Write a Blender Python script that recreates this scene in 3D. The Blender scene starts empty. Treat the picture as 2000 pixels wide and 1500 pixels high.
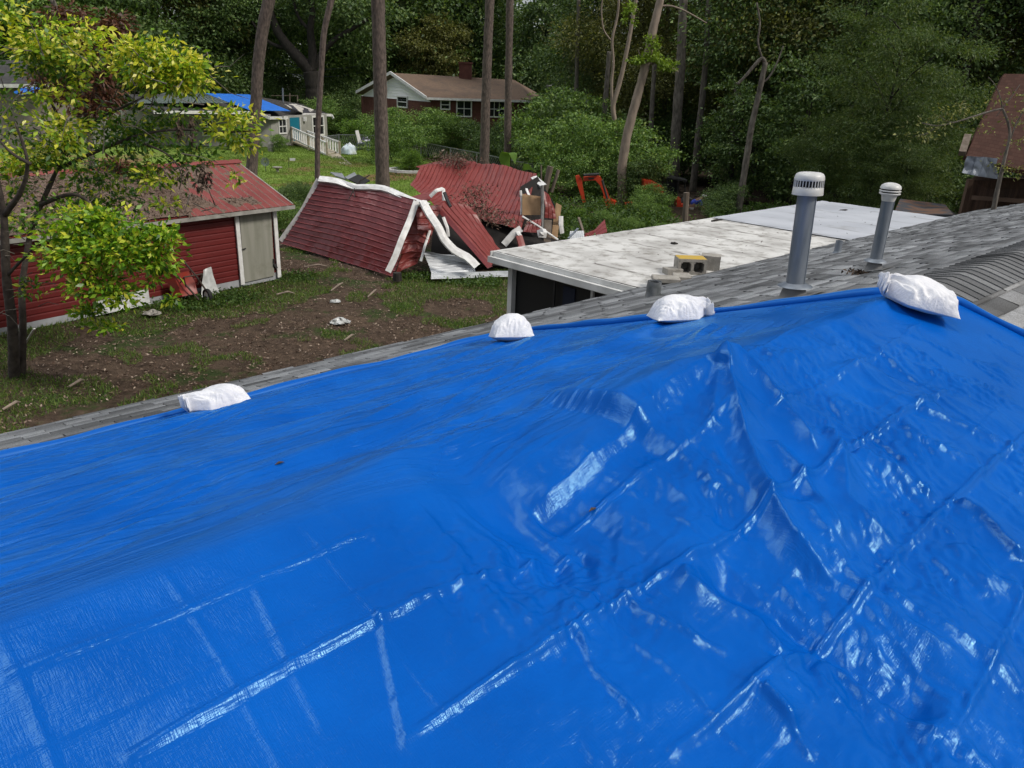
import bpy, math, random
import numpy as np
from mathutils import Matrix, Vector

SC = bpy.context.scene
COL = SC.collection
R = math.radians

# ------------------------------------------------------------------ camera
EYE = 5.15                       # metres above the yard
FPX, TH, AZ, ROLL = 1519., .370087, .801908, .038977
cam = bpy.data.cameras.new('camera')
cam.sensor_width = 36
cam.lens = FPX / 2000 * 36
cam.clip_start = .05
cam.clip_end = 900
co = bpy.data.objects.new('camera', cam)
COL.objects.link(co)
_X = Vector((1, 0, 0)); _U = Vector((0, math.sin(TH), math.cos(TH))); _F = Vector((0, math.cos(TH), -math.sin(TH)))
cx = _X * math.cos(ROLL) + _U * math.sin(ROLL)
cy = -_X * math.sin(ROLL) + _U * math.cos(ROLL)
cz = -_F
co.matrix_world = Matrix(((cx.x, cy.x, cz.x, 0), (cx.y, cy.y, cz.y, 0), (cx.z, cy.z, cz.z, EYE), (0, 0, 0, 1)))
SC.camera = co

# ------------------------------------------------------------------ world, sun, exposure
SUN_AZ, SUN_EL = 113., 42.       # degrees right of +Y, elevation
w = bpy.data.worlds.new('World'); SC.world = w; w.use_nodes = True
nt = w.node_tree; nt.nodes.clear()
sky = nt.nodes.new('ShaderNodeTexSky'); sky.sky_type = 'NISHITA'; sky.sun_disc = False
sky.sun_elevation = R(SUN_EL); sky.sun_rotation = R(SUN_AZ); sky.dust_density = 3; sky.air_density = 1
tc = nt.nodes.new('ShaderNodeTexCoord')
cn = nt.nodes.new('ShaderNodeTexNoise'); cn.inputs['Scale'].default_value = 3.2; cn.inputs['Detail'].default_value = 6
cr = nt.nodes.new('ShaderNodeValToRGB'); cr.color_ramp.elements[0].position = .42; cr.color_ramp.elements[1].position = .62
cr.color_ramp.elements[0].color = (.30, .30, .30, 1)
mx = nt.nodes.new('ShaderNodeMixRGB'); mx.inputs[2].default_value = (5.6, 5.8, 6.1, 1)
bg = nt.nodes.new('ShaderNodeBackground'); bg.inputs[1].default_value = .09
wo = nt.nodes.new('ShaderNodeOutputWorld')
L = nt.links.new
L(tc.outputs['Generated'], cn.inputs['Vector']); L(cn.outputs['Fac'], cr.inputs[0]); L(cr.outputs[0], mx.inputs[0])
L(sky.outputs[0], mx.inputs[1])
BA, BE = -78., 64.               # bright sky patch added to make glints on the tarp, high up left
nd = nt.nodes.new('ShaderNodeVectorMath'); nd.operation = 'DOT_PRODUCT'
nd.inputs[1].default_value = (math.sin(R(BA)) * math.cos(R(BE)), math.cos(R(BA)) * math.cos(R(BE)), math.sin(R(BE)))
nn_ = nt.nodes.new('ShaderNodeVectorMath'); nn_.operation = 'NORMALIZE'; L(tc.outputs['Generated'], nn_.inputs[0]); L(nn_.outputs[0], nd.inputs[0])
nr = nt.nodes.new('ShaderNodeMapRange'); nr.interpolation_type = 'SMOOTHSTEP'; nr.inputs[1].default_value = .93; nr.inputs[2].default_value = .99; nr.inputs[3].default_value = 0; nr.inputs[4].default_value = 62
L(nd.outputs['Value'], nr.inputs[0])
ad = nt.nodes.new('ShaderNodeMixRGB'); ad.blend_type = 'ADD'; ad.inputs[0].default_value = 1; L(mx.outputs[0], ad.inputs[1]); L(nr.outputs[0], ad.inputs[2]); L(ad.outputs[0], bg.inputs[0]); L(bg.outputs[0], wo.inputs[0])
sl = bpy.data.lights.new('sun', 'SUN'); sl.energy = 2.5; sl.angle = R(12); sl.color = (1, .95, .87)
so = bpy.data.objects.new('sun', sl); COL.objects.link(so)
sd = Vector((math.sin(R(SUN_AZ)) * math.cos(R(SUN_EL)), math.cos(R(SUN_AZ)) * math.cos(R(SUN_EL)), math.sin(R(SUN_EL))))
so.rotation_euler = sd.to_track_quat('Z', 'Y').to_euler(); so.location = (0, 0, 40)
SC.view_settings.view_transform = 'Standard'; SC.view_settings.look = 'None'
SC.view_settings.exposure = 0.0; SC.view_settings.gamma = 1
SC.cycles.max_bounces = 6; SC.cycles.transparent_max_bounces = 8
try:
    SC.cycles.use_denoising = True; SC.cycles.denoiser = 'OPENIMAGEDENOISE'
except Exception:
    pass

# ------------------------------------------------------------------ geometry helpers
UD = np.array([math.sin(AZ), math.cos(AZ), 0.])     # along the house
VD = np.array([-math.cos(AZ), math.sin(AZ), 0.])    # across the house, away from us
ZD = np.array([0., 0., 1.])
HR, PITCH = 1.2, .31
V0 = 1.5 * HR; ZR = EYE - HR                        # ridge line of the house roof


def ray(px, py):
    a = (px - 1000) / FPX; b = -(py - 750) / FPX
    a, b = a * math.cos(ROLL) - b * math.sin(ROLL), a * math.sin(ROLL) + b * math.cos(ROLL)
    return np.array([a, math.cos(TH) + b * math.sin(TH), b * math.cos(TH) - math.sin(TH)])


def G(px, py, z=0.):
    r = ray(px, py); q = r * (z - EYE) / r[2]; return np.array([q[0], q[1], z])


def AT(px, py, y):
    r = ray(px, py); q = r * y / r[1]; return np.array([q[0], q[1], q[2] + EYE])


def RF(px, py, side=1):
    r = ray(px, py); t = (-HR + side * PITCH * V0) / (r[2] + side * PITCH * (r @ VD)); q = r * t
    return q @ UD, q @ VD


def W(u, v, z):
    return u * UD + v * VD + np.array([0, 0, z])


def roof_z(v):
    return ZR - PITCH * abs(v - V0)


def tag(o, label=None, cat=None, group=None, kind=None):
    if label: o['label'] = label
    if cat: o['category'] = cat
    if group: o['group'] = group
    if kind: o['kind'] = kind
    return o


def empty(name, loc, label, cat, group=None):
    o = bpy.data.objects.new(name, None); COL.objects.link(o); o.location = Vector(loc)
    o.empty_display_size = .2
    return tag(o, label, cat, group)


def adopt(o, parent):
    if parent is not None:
        o.parent = parent
        if parent.parent is None:
            o.matrix_parent_inverse = Matrix.Translation(-Vector(parent.location))
    return o


def mesh_np(name, verts, faces, mat, parent=None, smooth=False, uv=None):
    """faces: (n,k) int array, or a list of tuples"""
    me = bpy.data.meshes.new(name)
    verts = np.asarray(verts, dtype=np.float32)
    if isinstance(faces, np.ndarray):
        n, k = faces.shape
        me.vertices.add(len(verts)); me.vertices.foreach_set('co', verts.ravel())
        me.loops.add(n * k); me.loops.foreach_set('vertex_index', faces.ravel().astype(np.int32))
        me.polygons.add(n); me.polygons.foreach_set('loop_start', np.arange(0, n * k, k, dtype=np.int32))
        me.update(calc_edges=True)
    else:
        me.from_pydata([tuple(map(float, q)) for q in verts], [], [tuple(int(i) for i in f) for f in faces])
        me.update()
    if uv is not None:
        l = me.uv_layers.new(name='UVMap')
        vi = np.zeros(len(me.loops), dtype=np.int32); me.loops.foreach_get('vertex_index', vi)
        l.data.foreach_set('uv', np.asarray(uv, dtype=np.float32)[vi].ravel())
    if smooth:
        me.polygons.foreach_set('use_smooth', np.ones(len(me.polygons), dtype=bool))
    if mat: me.materials.append(mat)
    o = bpy.data.objects.new(name, me); COL.objects.link(o)
    return adopt(o, parent)


class MB:
    """collects simple shapes into ONE mesh (world coordinates)"""
    def __init__(s): s.v = []; s.f = []; s.n = 0

    def add(s, vs, fs):
        s.v.extend([np.asarray(q, float) for q in vs]); s.f.extend([tuple(i + s.n for i in f) for f in fs]); s.n += len(vs); return s

    def frame(s, c, ax, ay, az):
        """box: centre and three half-axis vectors"""
        c, ax, ay, az = [np.asarray(q, float) for q in (c, ax, ay, az)]
        vs = [c + i * ax + j * ay + k * az for k in (-1, 1) for j in (-1, 1) for i in (-1, 1)]
        return s.add(vs, [(0, 2, 3, 1), (4, 5, 7, 6), (0, 1, 5, 4), (2, 6, 7, 3), (0, 4, 6, 2), (1, 3, 7, 5)])

    def box(s, c, sx, sy, sz, rz=0.):
        ca, sa = math.cos(rz), math.sin(rz)
        return s.frame(c, (ca * sx / 2, sa * sx / 2, 0), (-sa * sy / 2, ca * sy / 2, 0), (0, 0, sz / 2))

    def bar(s, a, b, w, h, up=(0, 0, 1)):
        a, b = np.asarray(a, float), np.asarray(b, float); d = b - a; l = np.linalg.norm(d); d = d / l
        sd_ = np.cross(d, up); sd_ /= (np.linalg.norm(sd_) + 1e-9); u_ = np.cross(sd_, d)
        return s.frame((a + b) / 2, d * l / 2, sd_ * w / 2, u_ * h / 2)

    def tube(s, pts, rad, n=8, caps=True, jit=0., rng=None):
        pts = [np.asarray(q, float) for q in pts]; m = len(pts)
        rad = [rad] * m if np.isscalar(rad) else rad
        vs, fs = [], []
        ref = np.array([.3, .2, .93])
        for i, q in enumerate(pts):
            d = pts[min(i + 1, m - 1)] - pts[max(i - 1, 0)]; d = d / (np.linalg.norm(d) + 1e-9)
            if abs(d @ ref) > .95: ref = np.array([.95, .1, .1])
            a = np.cross(d, ref); a /= np.linalg.norm(a); b = np.cross(d, a); ref = np.cross(a, d) if abs(np.cross(a, d) @ d) < .9 else ref
            for k in range(n):
                t = 2 * math.pi * k / n
                rr = rad[i] * (1 + (jit * (rng.random() - .5) if rng is not None else 0))
                vs.append(q + rr * (math.cos(t) * a + math.sin(t) * b))
        for i in range(m - 1):
            for k in range(n):
                fs.append((i * n + k, i * n + (k + 1) % n, (i + 1) * n + (k + 1) % n, (i + 1) * n + k))
        if caps:
            fs.append(tuple(range(n - 1, -1, -1))); fs.append(tuple((m - 1) * n + k for k in range(n)))
        return s.add(vs, fs)

    def lathe(s, base, prof, n=24, axis=(0, 0, 1)):
        base = np.asarray(base, float); ax = np.asarray(axis, float); ax /= np.linalg.norm(ax)
        a = np.cross(ax, (0.2, 1, 0.1)); a /= np.linalg.norm(a); b = np.cross(ax, a)
        vs, fs = [], []
        for r, z in prof:
            for k in range(n):
                t = 2 * math.pi * k / n; vs.append(base + ax * z + r * (math.cos(t) * a + math.sin(t) * b))
        for i in range(len(prof) - 1):
            for k in range(n):
                fs.append((i * n + k, i * n + (k + 1) % n, (i + 1) * n + (k + 1) % n, (i + 1) * n + k))
        if prof[-1][0] > 1e-4: fs.append(tuple((len(prof) - 1) * n + k for k in range(n)))
        return s.add(vs, fs)

    def slab(s, pts, t, nrm=None):
        """polygon (3D points) with thickness t"""
        p = [np.asarray(q, float) for q in pts]
        if nrm is None:
            nrm = np.cross(p[1] - p[0], p[2] - p[1]); nrm = nrm / np.linalg.norm(nrm)
            if nrm[2] < 0: nrm = -nrm
        nrm = np.asarray(nrm, float); m = len(p)
        vs = p + [q - nrm * t for q in p]
        fs = [tuple(range(m)), tuple(range(2 * m - 1, m - 1, -1))] + [(i, i + m, (i + 1) % m + m, (i + 1) % m) for i in range(m)]
        return s.add(vs, fs)

    def grid(s, P):
        """P: (a,b,3) array of points"""
        a, b = P.shape[:2]
        vs = P.reshape(-1, 3)
        fs = [(i * b + j, i * b + j + 1, (i + 1) * b + j + 1, (i + 1) * b + j) for i in range(a - 1) for j in range(b - 1)]
        return s.add(list(vs), fs)

    def build(s, name, mat, parent=None, smooth=False):
        return mesh_np(name, np.array(s.v), s.f, mat, parent, smooth)


def auto_smooth(o, ang=40):
    me = o.data
    me.polygons.foreach_set('use_smooth', np.ones(len(me.polygons), dtype=bool))
    try:
        me.set_sharp_from_angle(angle=R(ang))
    except Exception:
        pass
    return o


# ------------------------------------------------------------------ numpy noise
def pn(x, y, seed=0):
    """2-D gradient noise, about -1..1"""
    rg = np.random.default_rng(seed)
    perm = rg.permutation(512); perm = np.concatenate([perm, perm, perm])
    ang = rg.random(512) * 2 * np.pi; gx, gy = np.cos(ang), np.sin(ang)
    xi = np.floor(x).astype(int); yi = np.floor(y).astype(int); xf = x - xi; yf = y - yi
    xi &= 511; yi &= 511
    fu = xf ** 3 * (xf * (xf * 6 - 15) + 10); fv = yf ** 3 * (yf * (yf * 6 - 15) + 10)

    def gr(i, j, dx, dy):
        h = perm[(perm[i & 511] + j) & 511]; return gx[h] * dx + gy[h] * dy
    n00 = gr(xi, yi, xf, yf); n10 = gr(xi + 1, yi, xf - 1, yf); n01 = gr(xi, yi + 1, xf, yf - 1); n11 = gr(xi + 1, yi + 1, xf - 1, yf - 1)
    return 1.5 * ((n00 * (1 - fu) + n10 * fu) * (1 - fv) + (n01 * (1 - fu) + n11 * fu) * fv)


def fbm(x, y, seed=0, oct=3):
    s = 0; a = 1.
    for k in range(oct):
        s = s + a * pn(x * 2 ** k, y * 2 ** k, seed + k); a *= .5
    return s


def sstep(a, b, x):
    t = np.clip((x - a) / (b - a), 0, 1); return t * t * (3 - 2 * t)


# ------------------------------------------------------------------ materials
def M(name, c1, c2=None, rough=.7, scale=4., stretch=(1, 1, 1), detail=6, lo=.35, hi=.65, bump=0., bscale=None, metal=0., spec=.5,
      coord='Object', c3=None, s3=1., lo3=.5, hi3=.7, bstretch=None, transl=0., coat=0.):
    m = bpy.data.materials.new(name); m.use_nodes = True; t = m.node_tree
    b = t.nodes['Principled BSDF']; b.inputs['Roughness'].default_value = rough; b.inputs['Metallic'].default_value = metal
    b.inputs['Specular IOR Level'].default_value = spec
    if coat: b.inputs['Coat Weight'].default_value = coat
    b.inputs['Base Color'].default_value = (*c1, 1)
    N = t.nodes.new; K = t.links.new
    if c2 is not None or bump:
        tcn = N('ShaderNodeTexCoord')
    if c2 is not None:
        mp = N('ShaderNodeMapping'); mp.inputs['Scale'].default_value = stretch
        K(tcn.outputs[coord], mp.inputs[0])
        nz = N('ShaderNodeTexNoise'); nz.inputs['Scale'].default_value = scale; nz.inputs['Detail'].default_value = detail
        K(mp.outputs[0], nz.inputs['Vector'])
        rp = N('ShaderNodeValToRGB'); e = rp.color_ramp.elements
        e[0].position = lo; e[0].color = (*c1, 1); e[1].position = hi; e[1].color = (*c2, 1)
        K(nz.outputs['Fac'], rp.inputs[0]); last = rp.outputs[0]
        if c3 is not None:
            n3 = N('ShaderNodeTexNoise'); n3.inputs['Scale'].default_value = s3; n3.inputs['Detail'].default_value = 8; n3.inputs['Roughness'].default_value = .65
            K(tcn.outputs[coord], n3.inputs['Vector'])
            r3 = N('ShaderNodeMapRange'); r3.inputs[1].default_value = lo3; r3.inputs[2].default_value = hi3
            K(n3.outputs['Fac'], r3.inputs[0])
            mm = N('ShaderNodeMixRGB'); mm.inputs[2].default_value = (*c3, 1); K(r3.outputs[0], mm.inputs[0]); K(last, mm.inputs[1]); last = mm.outputs[0]
        K(last, b.inputs['Base Color'])
    if bump:
        mb = N('ShaderNodeMapping'); mb.inputs['Scale'].default_value = bstretch or stretch; K(tcn.outputs[coord], mb.inputs[0])
        nb = N('ShaderNodeTexNoise'); nb.inputs['Scale'].default_value = bscale or scale * 4; nb.inputs['Detail'].default_value = 5
        K(mb.outputs[0], nb.inputs['Vector'])
        bp = N('ShaderNodeBump'); bp.inputs['Strength'].default_value = bump; bp.inputs['Distance'].default_value = .02
        K(nb.outputs['Fac'], bp.inputs['Height']); K(bp.outputs[0], b.inputs['Normal'])
    return m


def leafmat(name, cols, rough=.5, transl=.35, tcol=None, spec=.35):
    """per-leaf colour from a ramp; thin leaves let some light through"""
    m = bpy.data.materials.new(name); m.use_nodes = True; t = m.node_tree; N = t.nodes.new; K = t.links.new
    b = t.nodes['Principled BSDF']; out = t.nodes['Material Output']
    b.inputs['Roughness'].default_value = rough; b.inputs['Specular IOR Level'].default_value = spec
    g = N('ShaderNodeNewGeometry'); r = N('ShaderNodeValToRGB'); r.color_ramp.interpolation = 'LINEAR'
    while len(r.color_ramp.elements) < len(cols): r.color_ramp.elements.new(.5)
    for i, (p, c) in enumerate(cols):
        r.color_ramp.elements[i].position = p; r.color_ramp.elements[i].color = (*c, 1)
    K(g.outputs['Random Per Island'], r.inputs[0]); K(r.outputs[0], b.inputs['Base Color'])
    if transl:
        tr = N('ShaderNodeBsdfTranslucent'); ml = N('ShaderNodeMixRGB'); ml.blend_type = 'MULTIPLY'; ml.inputs[0].default_value = 1
        ml.inputs[2].default_value = (*(tcol or (1.3, 1.25, .5)), 1); K(r.outputs[0], ml.inputs[1]); K(ml.outputs[0], tr.inputs[0])
        ms = N('ShaderNodeMixShader'); ms.inputs[0].default_value = transl
        K(b.outputs[0], ms.inputs[1]); K(tr.outputs[0], ms.inputs[2]); K(ms.outputs[0], out.inputs['Surface'])
    return m

# ------------------------------------------------------------------ shared materials
M_white = M('white_paint', (.72, .72, .70), (.56, .56, .54), rough=.5, scale=3, bump=.05)
M_galv = M('galvanised', (.11, .135, .165), (.22, .245, .28), rough=.45, scale=11, stretch=(1, 1, .18), metal=.3, bump=.04)
M_dark = M('dark_metal', (.02, .02, .022), (.04, .04, .04), rough=.5)
M_glass = M('window_glass', (.015, .018, .02), rough=.08, spec=.6)
M_wood = M('weathered_wood', (.10, .075, .055), (.18, .145, .115), rough=.85, scale=6, stretch=(1, 1, .15), bump=.3)
M_ply = M('plywood', (.28, .17, .085), (.36, .23, .12), rough=.8, scale=5, bump=.15)
M_bark = M('pine_bark', (.055, .043, .037), (.15, .115, .098), rough=.95, scale=16, stretch=(1, 1, .35), bump=1., bscale=22, lo=.35, hi=.68, coord='Object')
M_bark2 = M('grey_bark', (.07, .06, .05), (.17, .15, .125), rough=.95, scale=9, stretch=(1, 1, .4), bump=.7, bscale=25)
M_bark3 = M('dark_bark', (.012, .010, .008), (.030, .025, .021), rough=.95, scale=10, stretch=(1, 1, .3), bump=.7)
M_pale = M('bare_wood', (.27, .215, .17), (.15, .12, .095), rough=.85, scale=6, stretch=(1, 1, .3), bump=.5, bscale=20, lo=.4, hi=.75)
M_bag = M('sandbag_weave', (.74, .74, .76), (.60, .61, .65), rough=.6, scale=6, bump=.25, bscale=60, c3=(.50, .48, .43), s3=5, lo3=.62, hi3=.85)

# ------------------------------------------------------------------ ground
def ground():
    xs = np.concatenate([[-500, -250, -120], np.arange(-70, 70, .5), [120, 250, 500]])
    ys = np.concatenate([[-300, -100, -30], np.arange(-10, 90, .5), [120, 200, 400, 700]])
    X, Y = np.meshgrid(xs, ys)
    Z = .06 * fbm(X * .35, Y * .35, 3) + .02 * pn(X * 1.7, Y * 1.7, 9) - .05
    Z -= .25 * sstep(36, 48, Y) * sstep(4, 12, X)
    n, mm = X.shape
    idx = np.arange(n * mm).reshape(n, mm)
    F = np.stack([idx[:-1, :-1], idx[:-1, 1:], idx[1:, 1:], idx[1:, :-1]], -1).reshape(-1, 4)
    m = bpy.data.materials.new('yard_soil'); m.use_nodes = True; t = m.node_tree; N = t.nodes.new; K = t.links.new
    b = t.nodes['Principled BSDF']; b.inputs['Roughness'].default_value = .95; b.inputs['Specular IOR Level'].default_value = .15
    tcn = N('ShaderNodeTexCoord')

    def noise(sc, det=6, ro=.6):
        q = N('ShaderNodeTexNoise'); q.inputs['Scale'].default_value = sc; q.inputs['Detail'].default_value = det; q.inputs['Roughness'].default_value = ro
        K(tcn.outputs['Object'], q.inputs['Vector']); return q.outputs['Fac']

    def ramp(fac, a, b_, pa, pb):
        q = N('ShaderNodeValToRGB'); e = q.color_ramp.elements; e[0].position = pa; e[1].position = pb; e[0].color = (*a, 1); e[1].color = (*b_, 1); K(fac, q.inputs[0]); return q.outputs[0]

    def mix(fac, a, b_):
        q = N('ShaderNodeMixRGB'); K(fac, q.inputs[0]); K(a, q.inputs[1]); K(b_, q.inputs[2]); return q.outputs[0]

    def val(fac, a, b_):
        q = N('ShaderNodeMapRange'); q.interpolation_type = 'SMOOTHSTEP'; q.inputs[1].default_value = a; q.inputs[2].default_value = b_; K(fac, q.inputs[0]); return q.outputs[0]

    def math_(op, a, b_):
        q = N('ShaderNodeMath'); q.operation = op
        for i, s_ in enumerate((a, b_)):
            if isinstance(s_, float): q.inputs[i].default_value = s_
            else: K(s_, q.inputs[i])
        return q.outputs[0]
    dirt = ramp(noise(5, 10, .75), (.026, .017, .012), (.115, .080, .056), .33, .68)
    sand = ramp(noise(1.2, 5), (.085, .058, .038), (.15, .105, .072), .4, .7)
    dirt = mix(val(noise(.33, 4), .56, .68), dirt, sand)
    grass = ramp(noise(7, 8, .7), (.018, .030, .009), (.055, .075, .022), .32, .7)
    lawn = ramp(noise(.8, 8, .7), (.09, .16, .022), (.19, .27, .05), .35, .68)
    forest = ramp(noise(3, 8, .7), (.018, .014, .010), (.06, .043, .03), .35, .7)
    sep = N('ShaderNodeSeparateXYZ'); K(tcn.outputs['Object'], sep.inputs[0])
    x, y = sep.outputs[0], sep.outputs[1]
    wob = math_('MULTIPLY', noise(.25, 4), 6.)
    yy = math_('ADD', y, math_('MULTIPLY', math_('ADD', wob, -3.), 1.))
    base = mix(val(noise(.55, 9, .75), .52, .60), dirt, grass)
    f_l = math_('MULTIPLY', val(yy, 28., 33.), val(x, 2.0, -2.5))
    bare = math_('MULTIPLY', val(noise(.22, 5), .50, .58), math_('MULTIPLY', val(yy, 56., 46.), val(yy, 34., 42.)))
    lw = mix(bare, lawn, ramp(noise(2, 6), (.16, .09, .05), (.26, .15, .085), .4, .7))
    c = mix(f_l, base, lw)
    f_w = math_('MAXIMUM', math_('MULTIPLY', val(yy, 34., 37.), val(x, 3., 6.)), val(yy, 72., 78.))
    c = mix(f_w, c, forest)
    K(c, b.inputs['Base Color'])
    bp = N('ShaderNodeBump'); bp.inputs['Strength'].default_value = .9; bp.inputs['Distance'].default_value = .05; K(noise(9, 10, .75), bp.inputs['Height']); K(bp.outputs[0], b.inputs['Normal'])
    o = mesh_np('ground', np.stack([X, Y, Z], -1).reshape(-1, 3), F, m, smooth=True)
    tag(o, kind='structure')
ground()

# ------------------------------------------------------------------ the house we stand on
def shingle_mat(lo=.07, hi=.31, name='asphalt_shingle'):
    m = bpy.data.materials.new(name); m.use_nodes = True; t = m.node_tree; N = t.nodes.new; K = t.links.new
    b = t.nodes['Principled BSDF']; b.inputs['Roughness'].default_value = .82; b.inputs['Specular IOR Level'].default_value = .55
    g = N('ShaderNodeNewGeometry'); tcn = N('ShaderNodeTexCoord')
    r1 = N('ShaderNodeValToRGB'); e = r1.color_ramp.elements; e[0].color = (lo * .98, lo, lo * 1.03, 1); e[1].color = (hi * .98, hi, hi * 1.02, 1)
    K(g.outputs['Random Per Island'], r1.inputs[0])
    n1 = N('ShaderNodeTexNoise'); n1.inputs['Scale'].default_value = 1.1; n1.inputs['Detail'].default_value = 7; K(tcn.outputs['Object'], n1.inputs['Vector'])
    n2 = N('ShaderNodeTexNoise'); n2.inputs['Scale'].default_value = 120; n2.inputs['Detail'].default_value = 2; K(tcn.outputs['Object'], n2.inputs['Vector'])
    r2 = N('ShaderNodeMapRange'); r2.inputs[1].default_value = .3; r2.inputs[2].default_value = .7; r2.inputs[3].default_value = .65; r2.inputs[4].default_value = 1.4; K(n1.outputs['Fac'], r2.inputs[0])
    r3 = N('ShaderNodeMapRange'); r3.inputs[1].default_value = .35; r3.inputs[2].default_value = .65; r3.inputs[3].default_value = .7; r3.inputs[4].default_value = 1.35; K(n2.outputs['Fac'], r3.inputs[0])
    a = N('ShaderNodeMath'); a.operation = 'MULTIPLY'; K(r2.outputs[0], a.inputs[0]); K(r3.outputs[0], a.inputs[1])
    mm = N('ShaderNodeVectorMath'); mm.operation = 'SCALE'; K(r1.outputs[0], mm.inputs[0]); K(a.outputs[0], mm.inputs['Scale']); K(mm.outputs[0], b.inputs['Base Color'])
    bp = N('ShaderNodeBump'); bp.inputs['Strength'].default_value = .5; bp.inputs['Distance'].default_value = .004; K(n2.outputs['Fac'], bp.inputs['Height']); K(bp.outputs[0], b.inputs['Normal'])
    return m


M_shingle = shingle_mat()
V_EAVE = 6.60; U0, U1 = -5.0, 23.0; VN = -3.2


def shingles(side, rng, ulo, uhi, keep):
    """stepped courses of single tabs, each a thin slab with its own lift"""
    vs, fs = [], []
    course = .145; ln = abs(V_EAVE - V0) if side > 0 else abs(VN - V0)
    ns = int(ln / course)
    sl_ = math.hypot(1, PITCH)
    for k in range(ns + 1):
        d0, d1 = k * course, min((k + 1) * course, ln + .03)
        off = (k % 2) * .165 + rng.random() * .03
        uu = ulo - .33 + off
        lift_row = rng.random() * .002
        while uu < uhi:
            um = uu + .165; vm = V0 + side * (d0 + d1) / 2
            if keep(um, vm):
                li = .011 + lift_row + (rng.random() ** 3) * .012
                a, b = max(uu + .004, ulo), min(uu + .326, uhi)
                j = [(rng.random() - .5) * .006 for _ in range(2)]
                p = []
                for (x, d, h) in ((a, d0 - .012, .002), (b, d0 - .012, .002), (b, d1 + j[0], li), (a, d1 + j[1], li + (rng.random() - .5) * .002)):
                    v = V0 + side * d
                    p.append(W(x, v, roof_z(V0 + side * abs(d)) + h if d >= 0 else ZR + h))
                q = [p[3] - np.array([0, 0, .012]), p[2] - np.array([0, 0, .012])]
                n = len(vs); vs.extend(p + q)
                fs.append((n, n + 1, n + 2, n + 3) if side < 0 else (n + 3, n + 2, n + 1, n))
                fs.append((n + 3, n + 2, n + 5, n + 4) if side < 0 else (n + 4, n + 5, n + 2, n + 3))
            uu += .33
    return vs, fs


house = empty('house', W(9, 1.8, 0), 'low gabled house with grey shingle roof half covered by the blue tarp', 'house')
rng = random.Random(5)
vs, fs = shingles(1, rng, U0, U1, lambda u, v: v > 4.6 or u > 4.35)
vs2, fs2 = shingles(-1, rng, 5.2, U1, lambda u, v: v > -1.2)
n0 = len(vs)
o = mesh_np('roof', np.array(vs + vs2), np.array([f for f in fs] + [tuple(i + n0 for i in f) for f in fs2]), M_shingle, house)
# dark underlay under the tabs and deck below the tarp
M_felt = M('roofing_felt', (.012, .012, .013), rough=.9)
b = MB()
for (ua, ub, va, vb, dz) in ((U0, 4.38, V0, 4.55, .30), (4.40, U1, V0, 4.55, .004), (U0, U1, 4.56, V_EAVE, .004)):
    b.slab([W(ua, va, roof_z(va) - dz), W(ub, va, roof_z(va) - dz), W(ub, vb, roof_z(vb) - dz), W(ua, vb, roof_z(vb) - dz)][::-1], .10)
b.slab([W(4.9, V0 - .002, ZR - .005), W(U1, V0 - .002, ZR - .005), W(U1, VN, roof_z(VN) - .005), W(4.9, VN, roof_z(VN) - .005)], .10)
b.slab([W(U0, V0 - .002, ZR - .30), W(4.88, V0 - .002, ZR - .30), W(4.88, VN, roof_z(VN) - .30), W(U0, VN, roof_z(VN) - .30)], .10)
b.build('roof_deck', M_felt, house)
# ridge caps
vs, fs = [], []
uu = 5.25
k = 0
while uu < 20:
    lf = rng.random() * .004
    cross = np.linspace(-1, 1, 11)
    n = len(vs)
    for (du, h) in ((-.04, .006), (.135, .016 + lf)):
        for c in cross:
            d = c * .27
            z = ZR - PITCH * (math.sqrt(d * d + .0018) - .038) + h
            vs.append(W(uu + .11 - du, V0 + d, z))
    for i in range(10):
        fs.append((n + i, n + 11 + i, n + 12 + i, n + 1 + i))
    for i in range(10):          # front lip
        vs.extend([vs[n + 11 + i] - np.array([0, 0, .010]), vs[n + 12 + i] - np.array([0, 0, .010])])
        fs.append((n + 11 + i, len(vs) - 2, len(vs) - 1, n + 12 + i))
    for sgn, i0 in ((0, n), (1, n + 10)):
        pass
    uu += .125 + rng.random() * .004
o = mesh_np('ridge_cap', np.array(vs), fs, shingle_mat(.075, .15, 'cap_shingle'), house)
M_brickw = M('house_wall_paint', (.55, .53, .49), (.45, .43, .40), rough=.8, scale=3)
b = MB()
for (ua, va, ub, vb) in ((U0 + .5, V_EAVE - .5, U1 - .5, V_EAVE - .5), (U0 + .5, VN + .5, U1 - .5, VN + .5), (U0 + .5, VN + .5, U0 + .5, V_EAVE - .5), (U1 - .5, VN + .5, U1 - .5, V_EAVE - .5)):
    b.bar(W(ua, va, 1.05), W(ub, vb, 1.05), .2, 2.3)
b.build('wall', M_brickw, house)
b = MB(); b.bar(W(U0, V_EAVE + .012, roof_z(V_EAVE) - .09), W(8.5, V_EAVE + .012, roof_z(V_EAVE) - .09), .025, .15)
b.build('fascia', M_white, house)

# ------------------------------------------------------------------ flat roofed porch
porch = empty('screened_porch', W(14.5, 8, 0), 'flat white roofed screened porch joined to the shingle roof eave', 'porch')
FZ = EYE - 2.665
M_memb = M('white_roof_membrane', (.57, .565, .545), (.37, .362, .345), rough=.8, scale=1.5, detail=10, lo=.42, hi=.66, c3=(.15, .135, .11), s3=4.5, lo3=.50, hi3=.72, bump=.15, bscale=9)
M_memb2 = M('grey_roof_membrane', (.46, .48, .52), (.38, .40, .44), rough=.6, scale=1.2, detail=8, c3=(.25, .25, .25), s3=1.1, lo3=.62, hi3=.82, bump=.12, bscale=7)
VB = V0 + (ZR - FZ) / PITCH


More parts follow.
